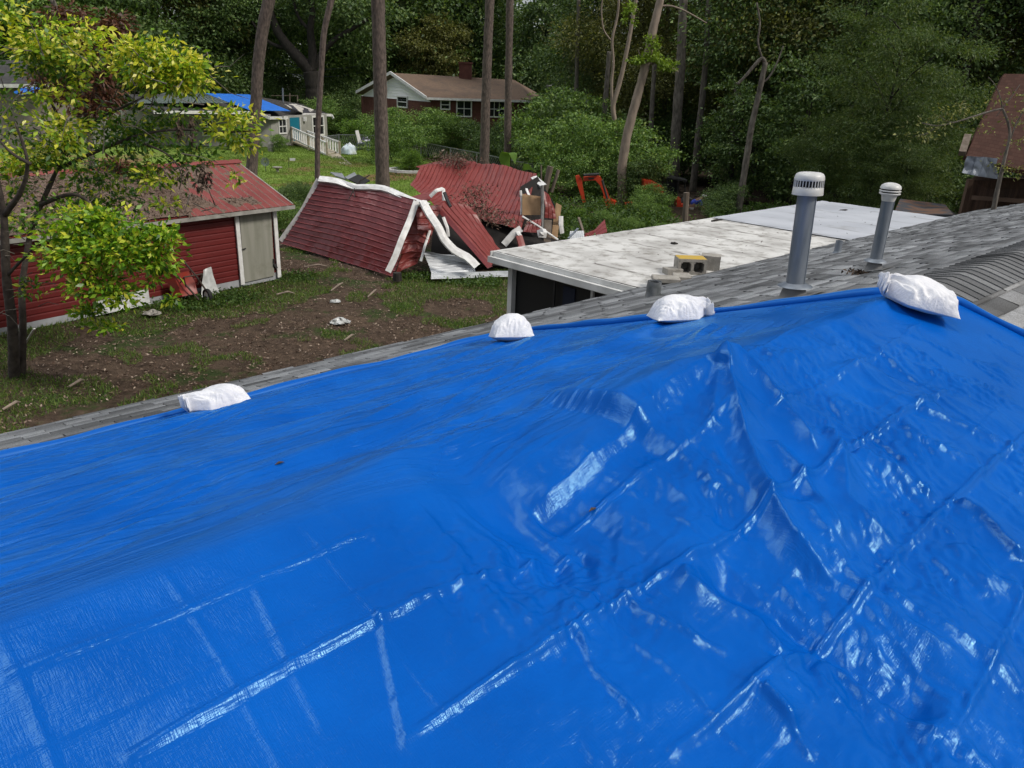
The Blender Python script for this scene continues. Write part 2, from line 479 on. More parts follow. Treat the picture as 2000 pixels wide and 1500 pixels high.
def seams(m, step, col):
    t = m.node_tree; N = t.nodes.new; K = t.links.new; b = t.nodes['Principled BSDF']; src = b.inputs['Base Color'].links[0].from_socket
    tcn = N('ShaderNodeTexCoord'); d = N('ShaderNodeVectorMath'); d.operation = 'DOT_PRODUCT'; d.inputs[1].default_value = tuple(UD / step); K(tcn.outputs['Object'], d.inputs[0])
    nz = N('ShaderNodeTexNoise'); nz.inputs['Scale'].default_value = 2.5; nz.inputs['Detail'].default_value = 8; K(tcn.outputs['Object'], nz.inputs['Vector'])
    a = N('ShaderNodeMath'); a.operation = 'MULTIPLY_ADD'; a.inputs[1].default_value = .06; K(nz.outputs['Fac'], a.inputs[0]); K(d.outputs['Value'], a.inputs[2])
    f = N('ShaderNodeMath'); f.operation = 'PINGPONG'; f.inputs[1].default_value = .5; K(a.outputs[0], f.inputs[0])
    r = N('ShaderNodeMapRange'); r.inputs[1].default_value = .075; r.inputs[2].default_value = .0; r.inputs[3].default_value = 0; r.inputs[4].default_value = 1; K(f.outputs[0], r.inputs[0])
    q = N('ShaderNodeMapRange'); q.inputs[1].default_value = .40; q.inputs[2].default_value = .62; K(nz.outputs['Fac'], q.inputs[0])
    p = N('ShaderNodeMath'); p.operation = 'MULTIPLY'; K(r.outputs[0], p.inputs[0]); K(q.outputs[0], p.inputs[1])
    mm = N('ShaderNodeMixRGB'); mm.inputs[2].default_value = (*col, 1); K(p.outputs[0], mm.inputs[0]); K(src, mm.inputs[1]); K(mm.outputs[0], b.inputs['Base Color'])


seams(M_memb, .95, (.10, .09, .075)); seams(M_memb2, 1.1, (.20, .205, .21))


def wavy(u0, u1, v0, v1, nu, nv, amp, seed, z0):
    uu, vv = np.meshgrid(np.linspace(u0, u1, nu), np.linspace(v0, v1, nv))
    z = z0 + amp * fbm(uu * .7, vv * .7, seed) + amp * .5 * pn(uu * .3, vv * 3, seed + 5)
    z -= .012 * (np.abs((vv - v0) % 1.0 - .5) > .485)
    return uu[..., None] * UD + vv[..., None] * VD + z[..., None] * ZD
b = MB(); b.grid(wavy(8.78, 15.3, VB - .12, 9.6, 90, 50, .006, 21, FZ + .012)); b.build('white_membrane', M_memb, porch, True)
b = MB(); b.grid(wavy(15.26, 20.5, VB - .12, 9.6, 70, 50, .006, 25, FZ + .028)); b.build('grey_membrane', M_memb2, porch, True)
b = MB(); b.bar(W(8.8, 8.05, FZ - .06), W(20.45, 8.05, FZ - .06), 3.1, .11); b.build('roof_deck', M_dark, porch)
b = MB()
b.bar(W(8.755, VB - .35, FZ - .035), W(8.755, 9.66, FZ - .035), .03, .075)
b.bar(W(8.70, VB - .35, FZ - .125), W(8.70, 9.66, FZ - .125), .08, .10)
b.bar(W(8.79, VB - .6, FZ - .195), W(8.79, 9.6, FZ - .195), .03, .045)
b.bar(W(8.70, 9.63, FZ - .08), W(20.5, 9.63, FZ - .08), .03, .17)
b.bar(W(20.5, VB - .3, FZ - .06), W(20.5, 9.64, FZ - .06), .03, .15)
b.build('fascia', M_white, porch)
M_screen = M('insect_screen', (.012, .012, .012), rough=.6)
for (u_, v_, w_) in ((8.95, 9.35, .10), (8.95, 7.55, .045), (8.95, 8.35, .03), (14.5, 9.4, .1), (20.3, 9.4, .1), (20.3, 6.8, .1)):
    b = MB(); b.box(W(u_, v_, (FZ - .25) / 2), w_, w_, FZ - .25, math.pi / 2 - AZ); b.build('post', M_white if w_ > .03 else M_dark, porch)
b = MB(); b.bar(W(9.02, 6.2, 1.1), W(9.02, 9.3, 1.1), .01, 2.2); b.bar(W(9.0, 9.42, 1.1), W(20.3, 9.42, 1.1), .01, 2.2); b.bar(W(20.32, 6.2, 1.1), W(20.32, 9.3, 1.1), .01, 2.2)
b.build('screen', M_screen, porch)
b = MB(); b.bar(W(9.0, 7.95, 1.15), W(9.0, 8.2, 1.15), .02, 2.0); b.build('curtain', M('navy_curtain', (.02, .025, .045), rough=.9), porch)

# ------------------------------------------------------------------ blue tarp
TZ = .022
EV = np.array([-3, 1.15, 1.55, 1.75, 1.95, 2.4, 3.2, 3.8, 4.95]); EU = np.array([5.56, 5.58, 5.55, 5.40, 5.20, 5.08, 4.84, 4.72, 4.72])
VF = 4.93


def tarp_features(u, v):
    """height of the cloth above the roof plane (metres)"""
    z = np.zeros_like(u)

    def pl(pts):
        return np.array([RF(*q, side=(1 if len(q) < 3 else q[2])) if len(q) == 2 else RF(q[0], q[1], q[2]) for q in pts])

    def near(pts):
        return np.array([RF(a, b_, -1) for a, b_ in pts])

    def far(pts):
        return np.array([RF(a, b_, 1) for a, b_ in pts])

    def dist(P, margin):
        lo = P.min(0) - margin; hi = P.max(0) + margin
        msk = (u > lo[0]) & (u < hi[0]) & (v > lo[1]) & (v < hi[1])
        uu, vv = u[msk], v[msk]; best = np.full(uu.shape, 9.); sg = np.zeros(uu.shape); tt = np.zeros(uu.shape)
        seg = np.linalg.norm(np.diff(P, axis=0), axis=1); tot = seg.sum(); acc = 0
        for i in range(len(P) - 1):
            a, b_ = P[i], P[i + 1]; d = b_ - a; l2 = d @ d
            t = np.clip(((uu - a[0]) * d[0] + (vv - a[1]) * d[1]) / l2, 0, 1)
            ex, ey = uu - a[0] - t * d[0], vv - a[1] - t * d[1]; q = np.hypot(ex, ey)
            k = q < best; best[k] = q[k]; sg[k] = np.sign(d[0] * ey - d[1] * ex)[k]; tt[k] = ((acc + t * seg[i]) / tot)[k]; acc += seg[i]
        return msk, best, sg, tt

    def ridge(P, h, wl, wr=None, ends=(.15, .15), p=1.1):
        """raised fold; wl / wr: half width on its left / right, walking along P"""
        nonlocal z
        wr = wr or wl; m_, d, s_, t = dist(P, 3 * max(wl, wr))
        ww = np.where(s_ > 0, wl, wr); g = np.exp(-(d / ww) ** p)
        e = sstep(0, ends[0], t) * sstep(0, ends[1], 1 - t) if ends else 1
        z[m_] += 1.7 * h * g * e

    def crease(P, h, w_, ends=(.03, .03)):
        nonlocal z
        m_, d, s_, t = dist(P, w_ * 1.05); e = sstep(0, ends[0], t) * sstep(0, ends[1], 1 - t)
        z[m_] += h * np.maximum(0, 1 - d / w_) ** 1.4 * e

    def tuck(P, h, w_):
        """one-sided step that fades out over w_ on the left side"""
        nonlocal z
        m_, d, s_, t = dist(P, w_ * 1.02); e = sstep(0, .12, t) * sstep(0, .12, 1 - t)
        up = np.where(s_ > 0, np.maximum(0, 1 - d / w_) ** 2, np.maximum(0, 1 - d / .018))
        z[m_] += h * up * e
    # the sag in the damaged roof and the tent beside it
    c = near([(1010, 955)])[0]
    z -= .12 * np.exp(-(((u - c[0]) / .40) ** 2 + ((v - c[1]) / .30) ** 2) ** 1.2)
    c = near([(1160, 1060)])[0]; z -= .05 * np.exp(-(((u - c[0]) / .35) ** 2 + ((v - c[1]) / .22) ** 2))
    c = near([(1400, 742)])[0]
    z += .06 * np.exp(-np.hypot((u - c[0]) / .42, (v - c[1] + .05) / .36) ** 1.2)
    a0_ = near([(985, 915)])[0][0]; a1_ = near([(1208, 812)])[0][0]
    z -= .085 * sstep(a0_ - .30, a0_ + .02, u) * sstep(a1_ + .05, a1_ - .06, u) * np.exp(-np.abs((v - V0) / .38) ** 2.4)
    ridge(near([(1400, 742), (1300, 790), (1215, 850), (1100, 905), (1000, 950)]), .045, .10, .16)
    crease(near([(1400, 770), (1290, 832), (1160, 908), (1060, 960)]), -.040, .15)
    crease(near([(1400, 770), (1290, 832), (1160, 908), (1060, 960)]), .006, .02)
    # folds running down from the tent
    ridge(near([(1402, 742), (1428, 830), (1452, 900), (1490, 1000), (1540, 1085), (1620, 1160), (1685, 1195)]), .050, .085, .055, ends=(.02, .2))
    ridge(near([(1418, 745), (1480, 790), (1540, 850), (1600, 930)]), .040, .05, .07, ends=(.02, .2))
    ridge(near([(1490, 890), (1555, 965), (1600, 1040), (1650, 1110)]), .032, .05, .05)
    ridge(near([(1600, 850), (1640, 930), (1650, 1010), (1690, 1060), (1760, 1110)]), .040, .06, .08)
    ridge(near([(1660, 900), (1700, 930), (1760, 960), (1830, 1000)]), .030, .05, .06)
    ridge(near([(1400, 742), (1385, 860), (1440, 880)]), .018, .07, .05)
    ridge(near([(1650, 720), (1700, 760), (1760, 800), (1850, 830)]), .022, .08, .06)
    ridge(near([(1740, 850), (1830, 900), (1920, 930)]), .025, .06, .07)
    ridge(near([(1780, 815), (1880, 850), (1960, 885)]), .020, .05, .05)
    ridge(near([(1400, 742), (1500, 742), (1570, 720), (1650, 690)]), .020, .09, .09)
    # the hollow lobe in the middle right
    ridge(near([(1350, 1110), (1480, 1170), (1600, 1260), (1720, 1350), (1850, 1440)]), -.050, .15, .13)
    ridge(near([(1330, 1110), (1338, 1160), (1400, 1195), (1480, 1215), (1510, 1270), (1535, 1315)]), .028, .05, .05)
    ridge(near([(1540, 1000), (1600, 1080), (1680, 1180), (1760, 1250), (1900, 1330)]), .030, .09, .09)
    ridge(near([(1590, 1270), (1690, 1350), (1760, 1400), (1850, 1480)]), .022, .05, .05)
    ridge(near([(1700, 1170), (1800, 1230), (1900, 1290), (2000, 1350)]), .022, .08, .08)
    ridge(near([(1850, 1000), (1910, 1040), (1990, 1120)]), .024, .05, .035)
    ridge(near([(1530, 1310), (1490, 1380), (1560, 1450)]), .02, .06, .06)
    ridge(near([(1860, 1080), (1930, 1160), (2000, 1190)]), .026, .07, .07)
    # packing creases along the house
    for P, hh in (([(0, 1352), (340, 1222), (560, 1125), (740, 1040)], .006), ([(230, 1510), (430, 1402), (650, 1272), (770, 1217), (960, 1107), (1080, 1040), (1155, 1020)], .010),
                  ([(770, 1480), (900, 1395), (1040, 1300), (1210, 1180), (1400, 1075), (1490, 1015), (1600, 950), (1650, 900), (1770, 820), (1860, 770)], .013),
                  ([(1280, 1510), (1420, 1400), (1530, 1312), (1590, 1270), (1700, 1170), (1760, 1092), (1850, 1000), (1920, 935), (2010, 850)], .013),
                  ([(1850, 1465), (1920, 1340), (1990, 1190), (2040, 1100)], .012), ([(1480, 850), (1540, 810), (1640, 750), (1720, 700), (1800, 640)], .008),
                  ([(1640, 600), (1500, 690), (1440, 730)], .006), ([(1060, 1000), (1180, 950), (1350, 880), (1420, 830)], .007)):
        crease(near(P), hh * .95, .019); tuck(near(P), hh * 1.15, .10)
    for P, hh in (([(880, 930), (1000, 1022), (1050, 1068), (1150, 1170), (1220, 1250), (1330, 1350), (1470, 1500)], .005), ([(1700, 870), (1760, 920), (1810, 985)], .011),
                  ([(1850, 992), (1920, 1045), (1995, 1120)], .014), ([(1200, 1150), (1270, 1215), (1350, 1262), (1420, 1290)], .008), ([(740, 1210), (770, 1350), (800, 1500)], .006),
                  ([(1640, 905), (1560, 850), (1440, 760)], .006), ([(1640, 1160), (1760, 1290), (1870, 1420)], .005), ([(1700, 690), (1840, 800), (1990, 900)], .006),
                  ([(1130, 1240), (1160, 1330), (1250, 1430)], .009), ([(1480, 1370), (1540, 1440), (1580, 1500)], .010), ([(500, 1160), (560, 1300), (640, 1460)], .003)):
        crease(near(P), hh * .9, .022); tuck(near(P), hh * .9, .07)
    # crumpling, strongest towards the right
    nearm = sstep(V0 + .05, V0 - .15, v); farm = 1 - nearm
    right = sstep(.70, 1.35, u + .30 * (1.2 - v)) * nearm
    wu, wv = u + .12 * pn(u * 2.1, v * 2.1, 71), v + .12 * pn(u * 2.1, v * 2.1, 72)

    def rid(sc, seed, ax=1.): return 1 - np.abs(pn(wu * sc, wv * sc * ax, seed)) * 2
    patch = sstep(-.35, .45, pn(u * 1.7, v * 1.7, 90))
    def foil(lo_, hi_, n_, seed, warp):
        rg_ = np.random.default_rng(seed); f = np.zeros_like(u); a_, b_ = u + warp * pn(u * lo_ * .6, v * lo_ * .6, seed), v + warp * pn(u * lo_ * .6, v * lo_ * .6, seed + 1)
        for k in range(n_):
            t_ = rg_.random() * np.pi; q = rg_.uniform(lo_, hi_); x_ = (a_ * math.cos(t_) + b_ * math.sin(t_)) * q + rg_.random()
            f += (np.abs(x_ % 1 - .5) * 2 - .5) / q * sstep(-.25, .35, pn(u * lo_ * .45, v * lo_ * .45, seed + 10 + k))
        return f
    z += right * (.008 * rid(3.2, 1) + .046 * foil(2.6, 4.5, 6, 301, .10) + (.15 + patch) * .072 * foil(7, 13, 7, 321, .05) + (.25 + patch) * .095 * foil(17, 28, 7, 341, .02))
    z += nearm * (1 - right) * .012 * foil(2, 4, 5, 361, .1)
    z += nearm * (.006 * fbm(u * 1.3, v * 1.9, 31) + .0012 * fbm(u * 7, v * 12, 34, 2) * (1 - right))
    # the sheet was folded small in its pack: a faint regular grid of facets with sharp edges
    def tri(x_): return np.abs(x_ % 1 - .5) * 2 - .5
    gu, gv = u + .025 * pn(u * 1.2, v * 1.2, 401), v + .025 * pn(u * 1.2, v * 1.2, 402)
    vis = sstep(-.45, .25, pn(u * .9, v * .9, 403))
    z += nearm * (.35 + .65 * vis) * (.0085 * tri(gv / .58 + .13) + .0070 * tri(gu / .74 + .31)) * (.45 + .55 * right)
    for gg, per, ph in ((gv, .29, .38), (gu, .37, .06)):
        q = np.abs((gg / per + ph) % 1 - .5) * per
        z += nearm * vis * .0042 * np.maximum(0, 1 - q / .013)
    # long wrinkles on the far slope, fanned a little
    ca, sa = math.cos(.16), math.sin(.16)
    ul, vl = u * ca + v * sa, -u * sa + v * ca
    fan = sstep(-.02, .45, v - V0 + .25 * pn(u * .9, v * .9, 41))
    z += farm * fan * (.046 * fbm(ul * .36, vl * 2.1, 51, 2) + .040 * pn(ul * .8, vl * 5.0 + .4 * pn(u, v, 5), 53))
    ca, sa = math.cos(.30), math.sin(.30); ul, vl = u * ca + v * sa, -u * sa + v * ca
    z += farm * fan * (.0150 * (1 - 2 * np.abs(pn(ul * 1.3, vl * 11, 55))) * sstep(-.3, .3, pn(u * 1.1, v * 1.3, 57)) + .0036 * (1 - 2 * np.abs(pn(ul * 2.4, vl * 24, 56))))
    ca, sa = math.cos(-.12), math.sin(-.12); ul, vl = u * ca + v * sa, -u * sa + v * ca
    z += farm * .0055 * (1 - 2 * np.abs(pn(ul * 2.6, vl * 19, 58))) * sstep(0, .5, pn(u * 1.4, v * 1.4, 59))
    for P, hh in (([(300, 905), (460, 965), (640, 1000), (760, 1010)], .006), ([(620, 770), (760, 800), (960, 830), (1120, 850)], .004)):
        crease(far(P), -hh, .06)
    # roof boards telegraphing at the ridge on the right
    ridge(near([(1760, 590), (1640, 640), (1500, 700)]), .014, .07, .10)
    return z


def tarp_mat(extra=0., name='blue_tarp'):
    m = bpy.data.materials.new(name); m.use_nodes = True; t = m.node_tree; N = t.nodes.new; K = t.links.new
    t.nodes.remove(t.nodes['Principled BSDF']); out = t.nodes['Material Output']
    df = N('ShaderNodeBsdfDiffuse'); gl = N('ShaderNodeBsdfGlossy'); ms = N('ShaderNodeMixShader')
    uvn = N('ShaderNodeUVMap'); uvn.uv_map = 'UVMap'

    def math_(op, a, c):
        q = N('ShaderNodeMath'); q.operation = op
        for i, s_ in enumerate((a, c)):
            if isinstance(s_, float): q.inputs[i].default_value = s_
            else: K(s_, q.inputs[i])
        return q.outputs[0]

    def nz(sx, sy, sc, det, rot=0.):
        mp = N('ShaderNodeMapping'); mp.inputs['Scale'].default_value = (sx, sy, 1); mp.inputs['Rotation'].default_value = (0, 0, rot); K(uvn.outputs[0], mp.inputs[0])
        q = N('ShaderNodeTexNoise'); q.inputs['Scale'].default_value = sc; q.inputs['Detail'].default_value = det; K(mp.outputs[0], q.inputs['Vector']); return q.outputs['Fac']
    n0 = nz(1, 1, 2.4, 7)
    r0 = N('ShaderNodeValToRGB'); e = r0.color_ramp.elements; e[0].position = .3; e[1].position = .7; e[0].color = (.0003, .068, .345, 1); e[1].color = (.0006, .090, .43, 1)
    K(n0, r0.inputs[0]); K(r0.outputs[0], df.inputs['Color'])
    sp = N('ShaderNodeSeparateXYZ'); K(uvn.outputs[0], sp.inputs[0])
    fm = N('ShaderNodeMapRange'); fm.inputs[1].default_value = V0 - .1; fm.inputs[2].default_value = V0 + .2; K(sp.outputs[1], fm.inputs[0])
    rr = N('ShaderNodeMapRange'); rr.inputs[1].default_value = .3; rr.inputs[2].default_value = .7; rr.inputs[3].default_value = .13; rr.inputs[4].default_value = .25; K(n0, rr.inputs[0])
    K(math_('ADD', math_('ADD', rr.outputs[0], extra), math_('MULTIPLY', fm.outputs[0], .08)), gl.inputs['Roughness'])
    gl.inputs['Color'].default_value = (.48, .92, 1., 1)
    lw = N('ShaderNodeLayerWeight'); lw.inputs['Blend'].default_value = .5
    f5 = math_('POWER', lw.outputs['Facing'], 4.0)
    K(math_('ADD', math_('MULTIPLY', f5, .42), .026), ms.inputs[0])
    weave = math_('ADD', nz(30, 260, 1., 2), nz(260, 30, 1., 2))
    wr = math_('MULTIPLY', nz(2.2, 34, 1., 3, .16), fm.outputs[0])
    cr_ = math_('MULTIPLY', nz(1, 1, 34, 3), math_('SUBTRACT', 1., fm.outputs[0]))
    h = math_('ADD', math_('ADD', math_('MULTIPLY', weave, .0012), math_('MULTIPLY', cr_, .0022)), math_('MULTIPLY', wr, .013))
    bp = N('ShaderNodeBump'); bp.inputs['Strength'].default_value = .8; bp.inputs['Distance'].default_value = 1.
    K(h, bp.inputs['Height']); K(bp.outputs[0], gl.inputs['Normal']); K(bp.outputs[0], df.inputs['Normal'])
    K(df.outputs[0], ms.inputs[1]); K(gl.outputs[0], ms.inputs[2]); K(ms.outputs[0], out.inputs['Surface'])
    return m


M_tarp = tarp_mat()
M_hem = tarp_mat(.28, 'blue_tarp_hem')
TARP_UV = None


def tarp_h(u, v):
    """scalar lookup of the finished surface height"""
    i = np.clip((u - TU[0]) / (TU[1] - TU[0]), 0, len(TU) - 1.001); j = np.clip((v - TV[0]) / (TV[1] - TV[0]), 0, len(TV) - 1.001)
    return TZZ[int(round(float(j))), int(round(float(i)))]


TU = np.arange(-1.2, 5.76, .0085); TV = np.arange(-.6, VF + .05, .0085)
UU, VV = np.meshgrid(TU, TV)
ZF = tarp_features(UU, VV)
dv = VV - V0
TZZ = ZR - PITCH * (np.sqrt(dv ** 2 + .04 ** 2) - .03) + TZ + ZF
EDGE = np.interp(VV, EV, EU) + .02 * pn(VV * 1.5, VV * 0 + .5, 4) + .008 * pn(VV * 6, VV * 0, 5)
FEDGE = VF + .03 * pn(UU * .8, UU * 0 + .3, 6) + .01 * pn(UU * 4, UU * 0, 7)
# settle the cloth on the roof near its hem
hem = np.minimum(sstep(0, .35, EDGE - UU), sstep(0, .35, FEDGE - VV))
TZZ = (ZR - PITCH * (np.sqrt(dv ** 2 + .04 ** 2) - .03) + TZ) * (1 - hem) + TZZ * hem
flo = ZR - PITCH * np.abs(dv)
TZZ = np.maximum(TZZ, flo + .036 - .30 * (1 - sstep(3.2, 4.3, UU)) * (1 - sstep(3.4, 4.4, VV)))
# squeeze columns so that the rim follows the hem exactly
UC = np.minimum(UU, EDGE); VC = np.minimum(VV, FEDGE)
P = UC[..., None] * UD + VC[..., None] * VD + TZZ[..., None] * ZD
nv_, nu_ = UU.shape
idx = np.arange(nv_ * nu_).reshape(nv_, nu_)
ok = ((UU[:-1, :-1] < EDGE[:-1, :-1]) & (VV[:-1, :-1] < FEDGE[:-1, :-1]))
Fq = np.stack([idx[:-1, :-1], idx[:-1, 1:], idx[1:, 1:], idx[1:, :-1]], -1)[ok]
used = np.zeros(nv_ * nu_, dtype=bool); used[Fq.ravel()] = True
remap = np.cumsum(used) - 1
tarp = mesh_np('blue_tarp', P.reshape(-1, 3)[used], remap[Fq].astype(np.int32), M_tarp, None, True, np.stack([UC, VC], -1).reshape(-1, 2)[used])
tag(tarp, 'large wrinkled bright blue plastic tarp stretched over the ridge of the nearest roof', 'tarp')
# hem rolled round a batten
hp = [(u_, VF - .005 + .02 * float(pn(np.array([u_ * .8]), np.array([.3]), 6)[0])) for u_ in np.arange(-1.2, 4.70, .05)]
b = MB(); rg = random.Random(3)
b.tube([W(u_, v_, roof_z(v_) + .035 + .006 * math.sin(u_ * 5)) for u_, v_ in hp], [.033 + .006 * math.sin(u_ * 3.1) + .004 * math.sin(u_ * 11) for u_, v_ in hp], 10)
o = b.build('rolled_hem', M_hem, tarp, True)
hv = np.arange(4.95, -.6, -.04)
b = MB()
b.tube([W(float(np.interp(v_, EV, EU)) - .005 + .012 * math.sin(v_ * 4), v_, ZR - PITCH * (math.sqrt((v_ - V0) ** 2 + .005) - .05) + .030) for v_ in hv], [.032 + .007 * math.sin(v_ * 3.7) + .004 * math.sin(v_ * 13) for v_ in hv], 10)
b.build('rolled_hem', M_hem, tarp, True)

# ------------------------------------------------------------------ sandbags
def sandbag(name, px, py, L_, Wd, T, yaw, tilt, label, seed, neck=0, side=1, dz=0., pinch=1.):
    """pillow of woven plastic with a crumpled tied mouth; local x along the bag"""
    n, mseg = 96, 64
    s, t = np.meshgrid(np.linspace(-1, 1, n), np.linspace(-1, 1, mseg))
    ex = .10
    sx = 1.05 * s * np.sqrt(1 - .14 * t * t) * L_ / 2 * (1 + ex * .5 * np.abs(t) ** 4); ty = 1.05 * t * np.sqrt(1 - .14 * s * s) * Wd / 2 * (1 + ex * .5 * np.abs(s) ** 4) * (1 - .16 * (1 - np.abs(t) ** 2) * np.abs(s) ** 6)
    th = np.clip(1 - np.abs(s) ** 2.2, 0, 1) ** .72 * np.clip(1 - np.abs(t) ** 2.0, 0, 1) ** .70 * 1.06
    th = th * (1 + .16 * pn(s * 1.3 + seed, t * 1.2, seed))
    edge = sstep(.45, 1., np.maximum(np.abs(s), np.abs(t)))
    wr = .019 * (1 - 2 * np.abs(pn(s * 3 + 3 * t, t * 2.2 - s, seed + 2))) * (.35 + edge) + .007 * (1 - 2 * np.abs(pn(s * 7 + t, t * 5 - 2 * s, seed + 3))) * (.3 + edge)
    top = T * .80 * th + wr * np.minimum(1, th * 3); bot = -T * .20 * th
    if neck:                     # gather one end into a mouth
        k = sstep(.55, .84, neck * s); flare = sstep(.84, 1.0, neck * s)
        sq = 1 - .80 * k + .62 * flare
        ty = ty * sq; sx = sx + neck * k * .05
        pl_ = k * (.010 + .022 * flare) * np.sin(t * 15 + 3 * pn(s * 2, t * 2, seed + 8)); top = top + pl_ + k * .02 + flare * .045; bot = bot + pl_ * .9 + k * .010 + flare * .040
    v1 = np.stack([sx, ty, top], -1).reshape(-1, 3); v2 = np.stack([sx, ty, np.minimum(bot, top - .001)], -1).reshape(-1, 3)
    idx = np.arange(n * mseg).reshape(mseg, n)
    F = np.stack([idx[:-1, :-1], idx[:-1, 1:], idx[1:, 1:], idx[1:, :-1]], -1).reshape(-1, 4)
    F2 = F[:, ::-1] + n * mseg
    rim = np.concatenate([idx[0, :], idx[1:, -1], idx[-1, -2::-1], idx[-2:0:-1, 0]]); rn = np.roll(rim, -1)
    F3 = np.stack([rim, rim + n * mseg, rn + n * mseg, rn], -1)
    u_, v_ = RF(px, py, side)
    try: z0 = max(roof_z(v_) + TZ, tarp_h(u_, v_))
    except Exception: z0 = roof_z(v_)
    vv = np.concatenate([v1, v2])
    rz, rx, ry = yaw, tilt[0], tilt[1]
    mt = Matrix.Rotation(rz, 3, 'Z') @ Matrix.Rotation(ry, 3, 'Y') @ Matrix.Rotation(rx, 3, 'X')
    pos = W(u_, v_, z0 + T * .14 + dz)
    wv_ = vv @ np.array(mt).T + pos
    if pinch:                    # the underside follows the roof
        vcoord = wv_ @ VD; fl = ZR - PITCH * np.sqrt((vcoord - V0) ** 2 + .004) + .02
        sag = np.maximum(0, fl - wv_[:, 2]); wv_[:, 2] += sag * .9
        hi = np.maximum(0, wv_[:, 2] - fl - T); wv_[:, 2] -= hi * .5
    r = empty(name, pos, label, 'sandbag', 'white sandbags holding the tarp hem')
    o = mesh_np('sack', wv_, np.concatenate([F, F2, F3]), M_bag, r, True)
    if neck:
        b = MB(); a = mt @ Vector((neck * (L_ / 2 * .84 + .045), -Wd * .11, T * .05)); c = mt @ Vector((neck * (L_ / 2 * .84 + .045), Wd * .11, T * .05)); m2 = mt @ Vector((neck * (L_ / 2 * .84 + .045), 0, T * .30))
        b.tube([np.array(a) + pos, np.array(m2) + pos, np.array(c) + pos], .004, 6); b.build('tie', M_bag, r, True)


yaw_u = math.atan2(UD[1], UD[0]); pt = math.atan(PITCH)
sandbag('sandbag', 432, 806, .34, .27, .16, yaw_u - .10, (-pt * .8, .0), 'white sandbag on the lower tarp edge with a frilled open mouth at its left end', 11, neck=-1)
sandbag('sandbag', 998, 672, .32, .32, .225, yaw_u + 1.0, (0, .28), 'short rounded white sandbag at the tarp corner, left of the dark roof vent', 23, neck=0)
sandbag('sandbag', 1320, 637, .36, .28, .20, yaw_u - .62, (-pt * .5, -.04), 'white sandbag just below the dark roof vent with its tied mouth on the right', 37, neck=1)
sandbag('sandbag', 1797, 584, .39, .32, .20, -.16, (.02, .20), 'plump white sandbag draped over the ridge beside the cap shingles', 49, neck=-1, dz=.02)

# ------------------------------------------------------------------ roof vents
M_cap = M('white_vent_cap', (.62, .62, .61), (.44, .44, .42), rough=.4, scale=6)
M_cavity = M('vent_cavity', (.01, .01, .01), rough=.9)


def vent(name, px, py, h, r, label, tall):
    u_, v_ = RF(px, py); z0 = roof_z(v_); base = W(u_, v_, z0)
    lean = np.array([-.045, .03, 0]) if tall else np.array([.01, 0, 0])
    ax = ZD + lean * .6; ax = ax / np.linalg.norm(ax)
    e = empty(name, base, label, 'vent pipe', 'metal vent pipes on the far roof slope')
    b = MB(); b.lathe(base, [(r, .02), (r * 1.01, h * .5), (r, h)], 28, ax)
    b.frame(base + ax * h * .5 + (np.array([.75, -.66, 0]) * r), np.array([.66, .75, 0]) * .006, np.array([.75, -.66, 0]) * .004, ax * h * .48)
    auto_smooth(b.build('pipe', M_galv, e))
    b = MB(); b.lathe(base + ax * .10, [(r * 1.0, .028), (r * 1.12, .026), (r * 1.85, .004), (r * 1.88, 0), (r * 1.7, -.004)], 28, ax); auto_smooth(b.build('storm_collar', M_galv, e))
    b = MB(); b.lathe(base + np.array([0, 0, -.05]), [(r * 1.75, 0), (r * 1.35, .10), (r * 1.08, .155), (r * 1.02, .17)], 24, ax)
    nv = np.array([0, 0, 1.]) + PITCH * VD; nv /= np.linalg.norm(nv)
    dn = VD - PITCH * ZD; dn /= np.linalg.norm(dn)
    b.frame(base + nv * .022, UD * r * 2.6, dn * r * 2.6, nv * .002)
    auto_smooth(b.build('flashing', M('lead_flashing', (.13, .135, .14), (.20, .20, .2), rough=.6, scale=5), e))
    top = base + ax * h
    if tall:
        R_ = r * 1.55
        b = MB(); b.lathe(top, [(R_ * .2, .040), (R_ * .98, .040), (R_ * 1.0, .0), (R_ * 1.03, -.004), (R_ * 1.03, .004), (R_ * 1.0, .050), (R_ * .94, .056)], 36, ax)
        for k in range(30):
            t = 2 * math.pi * k / 30; d = np.array([math.cos(t), math.sin(t), 0]); s_ = np.array([-math.sin(t), math.cos(t), 0])
            b.frame(top + ax * .077 + d * R_ * .97, d * .003, s_ * .0030, ax * .027)
        b.lathe(top + ax * .102, [(R_ * .90, -.002), (R_ * .99, 0), (R_ * 1.0, .008), (R_ * 1.0, .012), (R_ * .97, .030), (R_ * .88, .046), (R_ * .72, .054), (R_ * .4, .058), (0.0001, .059)], 36, ax)
        auto_smooth(b.build('cap', M_cap, e), 50)
        b = MB(); b.lathe(top, [(R_ * .88, .03), (R_ * .88, .10), (.001, .10)], 24, ax); b.build('cap_throat', M_cavity, e)
    else:
        R_ = r * 1.72
        b = MB()
        b.lathe(top, [(r * 1.05, -.05), (r * 1.25, 0), (R_ * .98, .012), (R_, .020), (R_ * .97, .024), (r * 1.0, .018)], 32, ax)
        b.lathe(top + ax * .034, [(R_ * .8, 0), (R_ * .99, .002), (R_ * 1.0, .008), (R_ * .97, .012), (R_ * .8, .012)], 32, ax)
        b.lathe(top + ax * .056, [(R_ * .9, 0), (R_ * .97, .002), (R_ * .98, .010), (R_ * .9, .030), (R_ * .7, .045), (R_ * .4, .054), (.0001, .058)], 32, ax)
        auto_smooth(b.build('cap', M_cap, e), 50)
        b = MB(); b.lathe(top, [(R_ * .78, .015), (R_ * .78, .06), (.001, .06)], 20, ax); b.build('cap_throat', M_cavity, e)


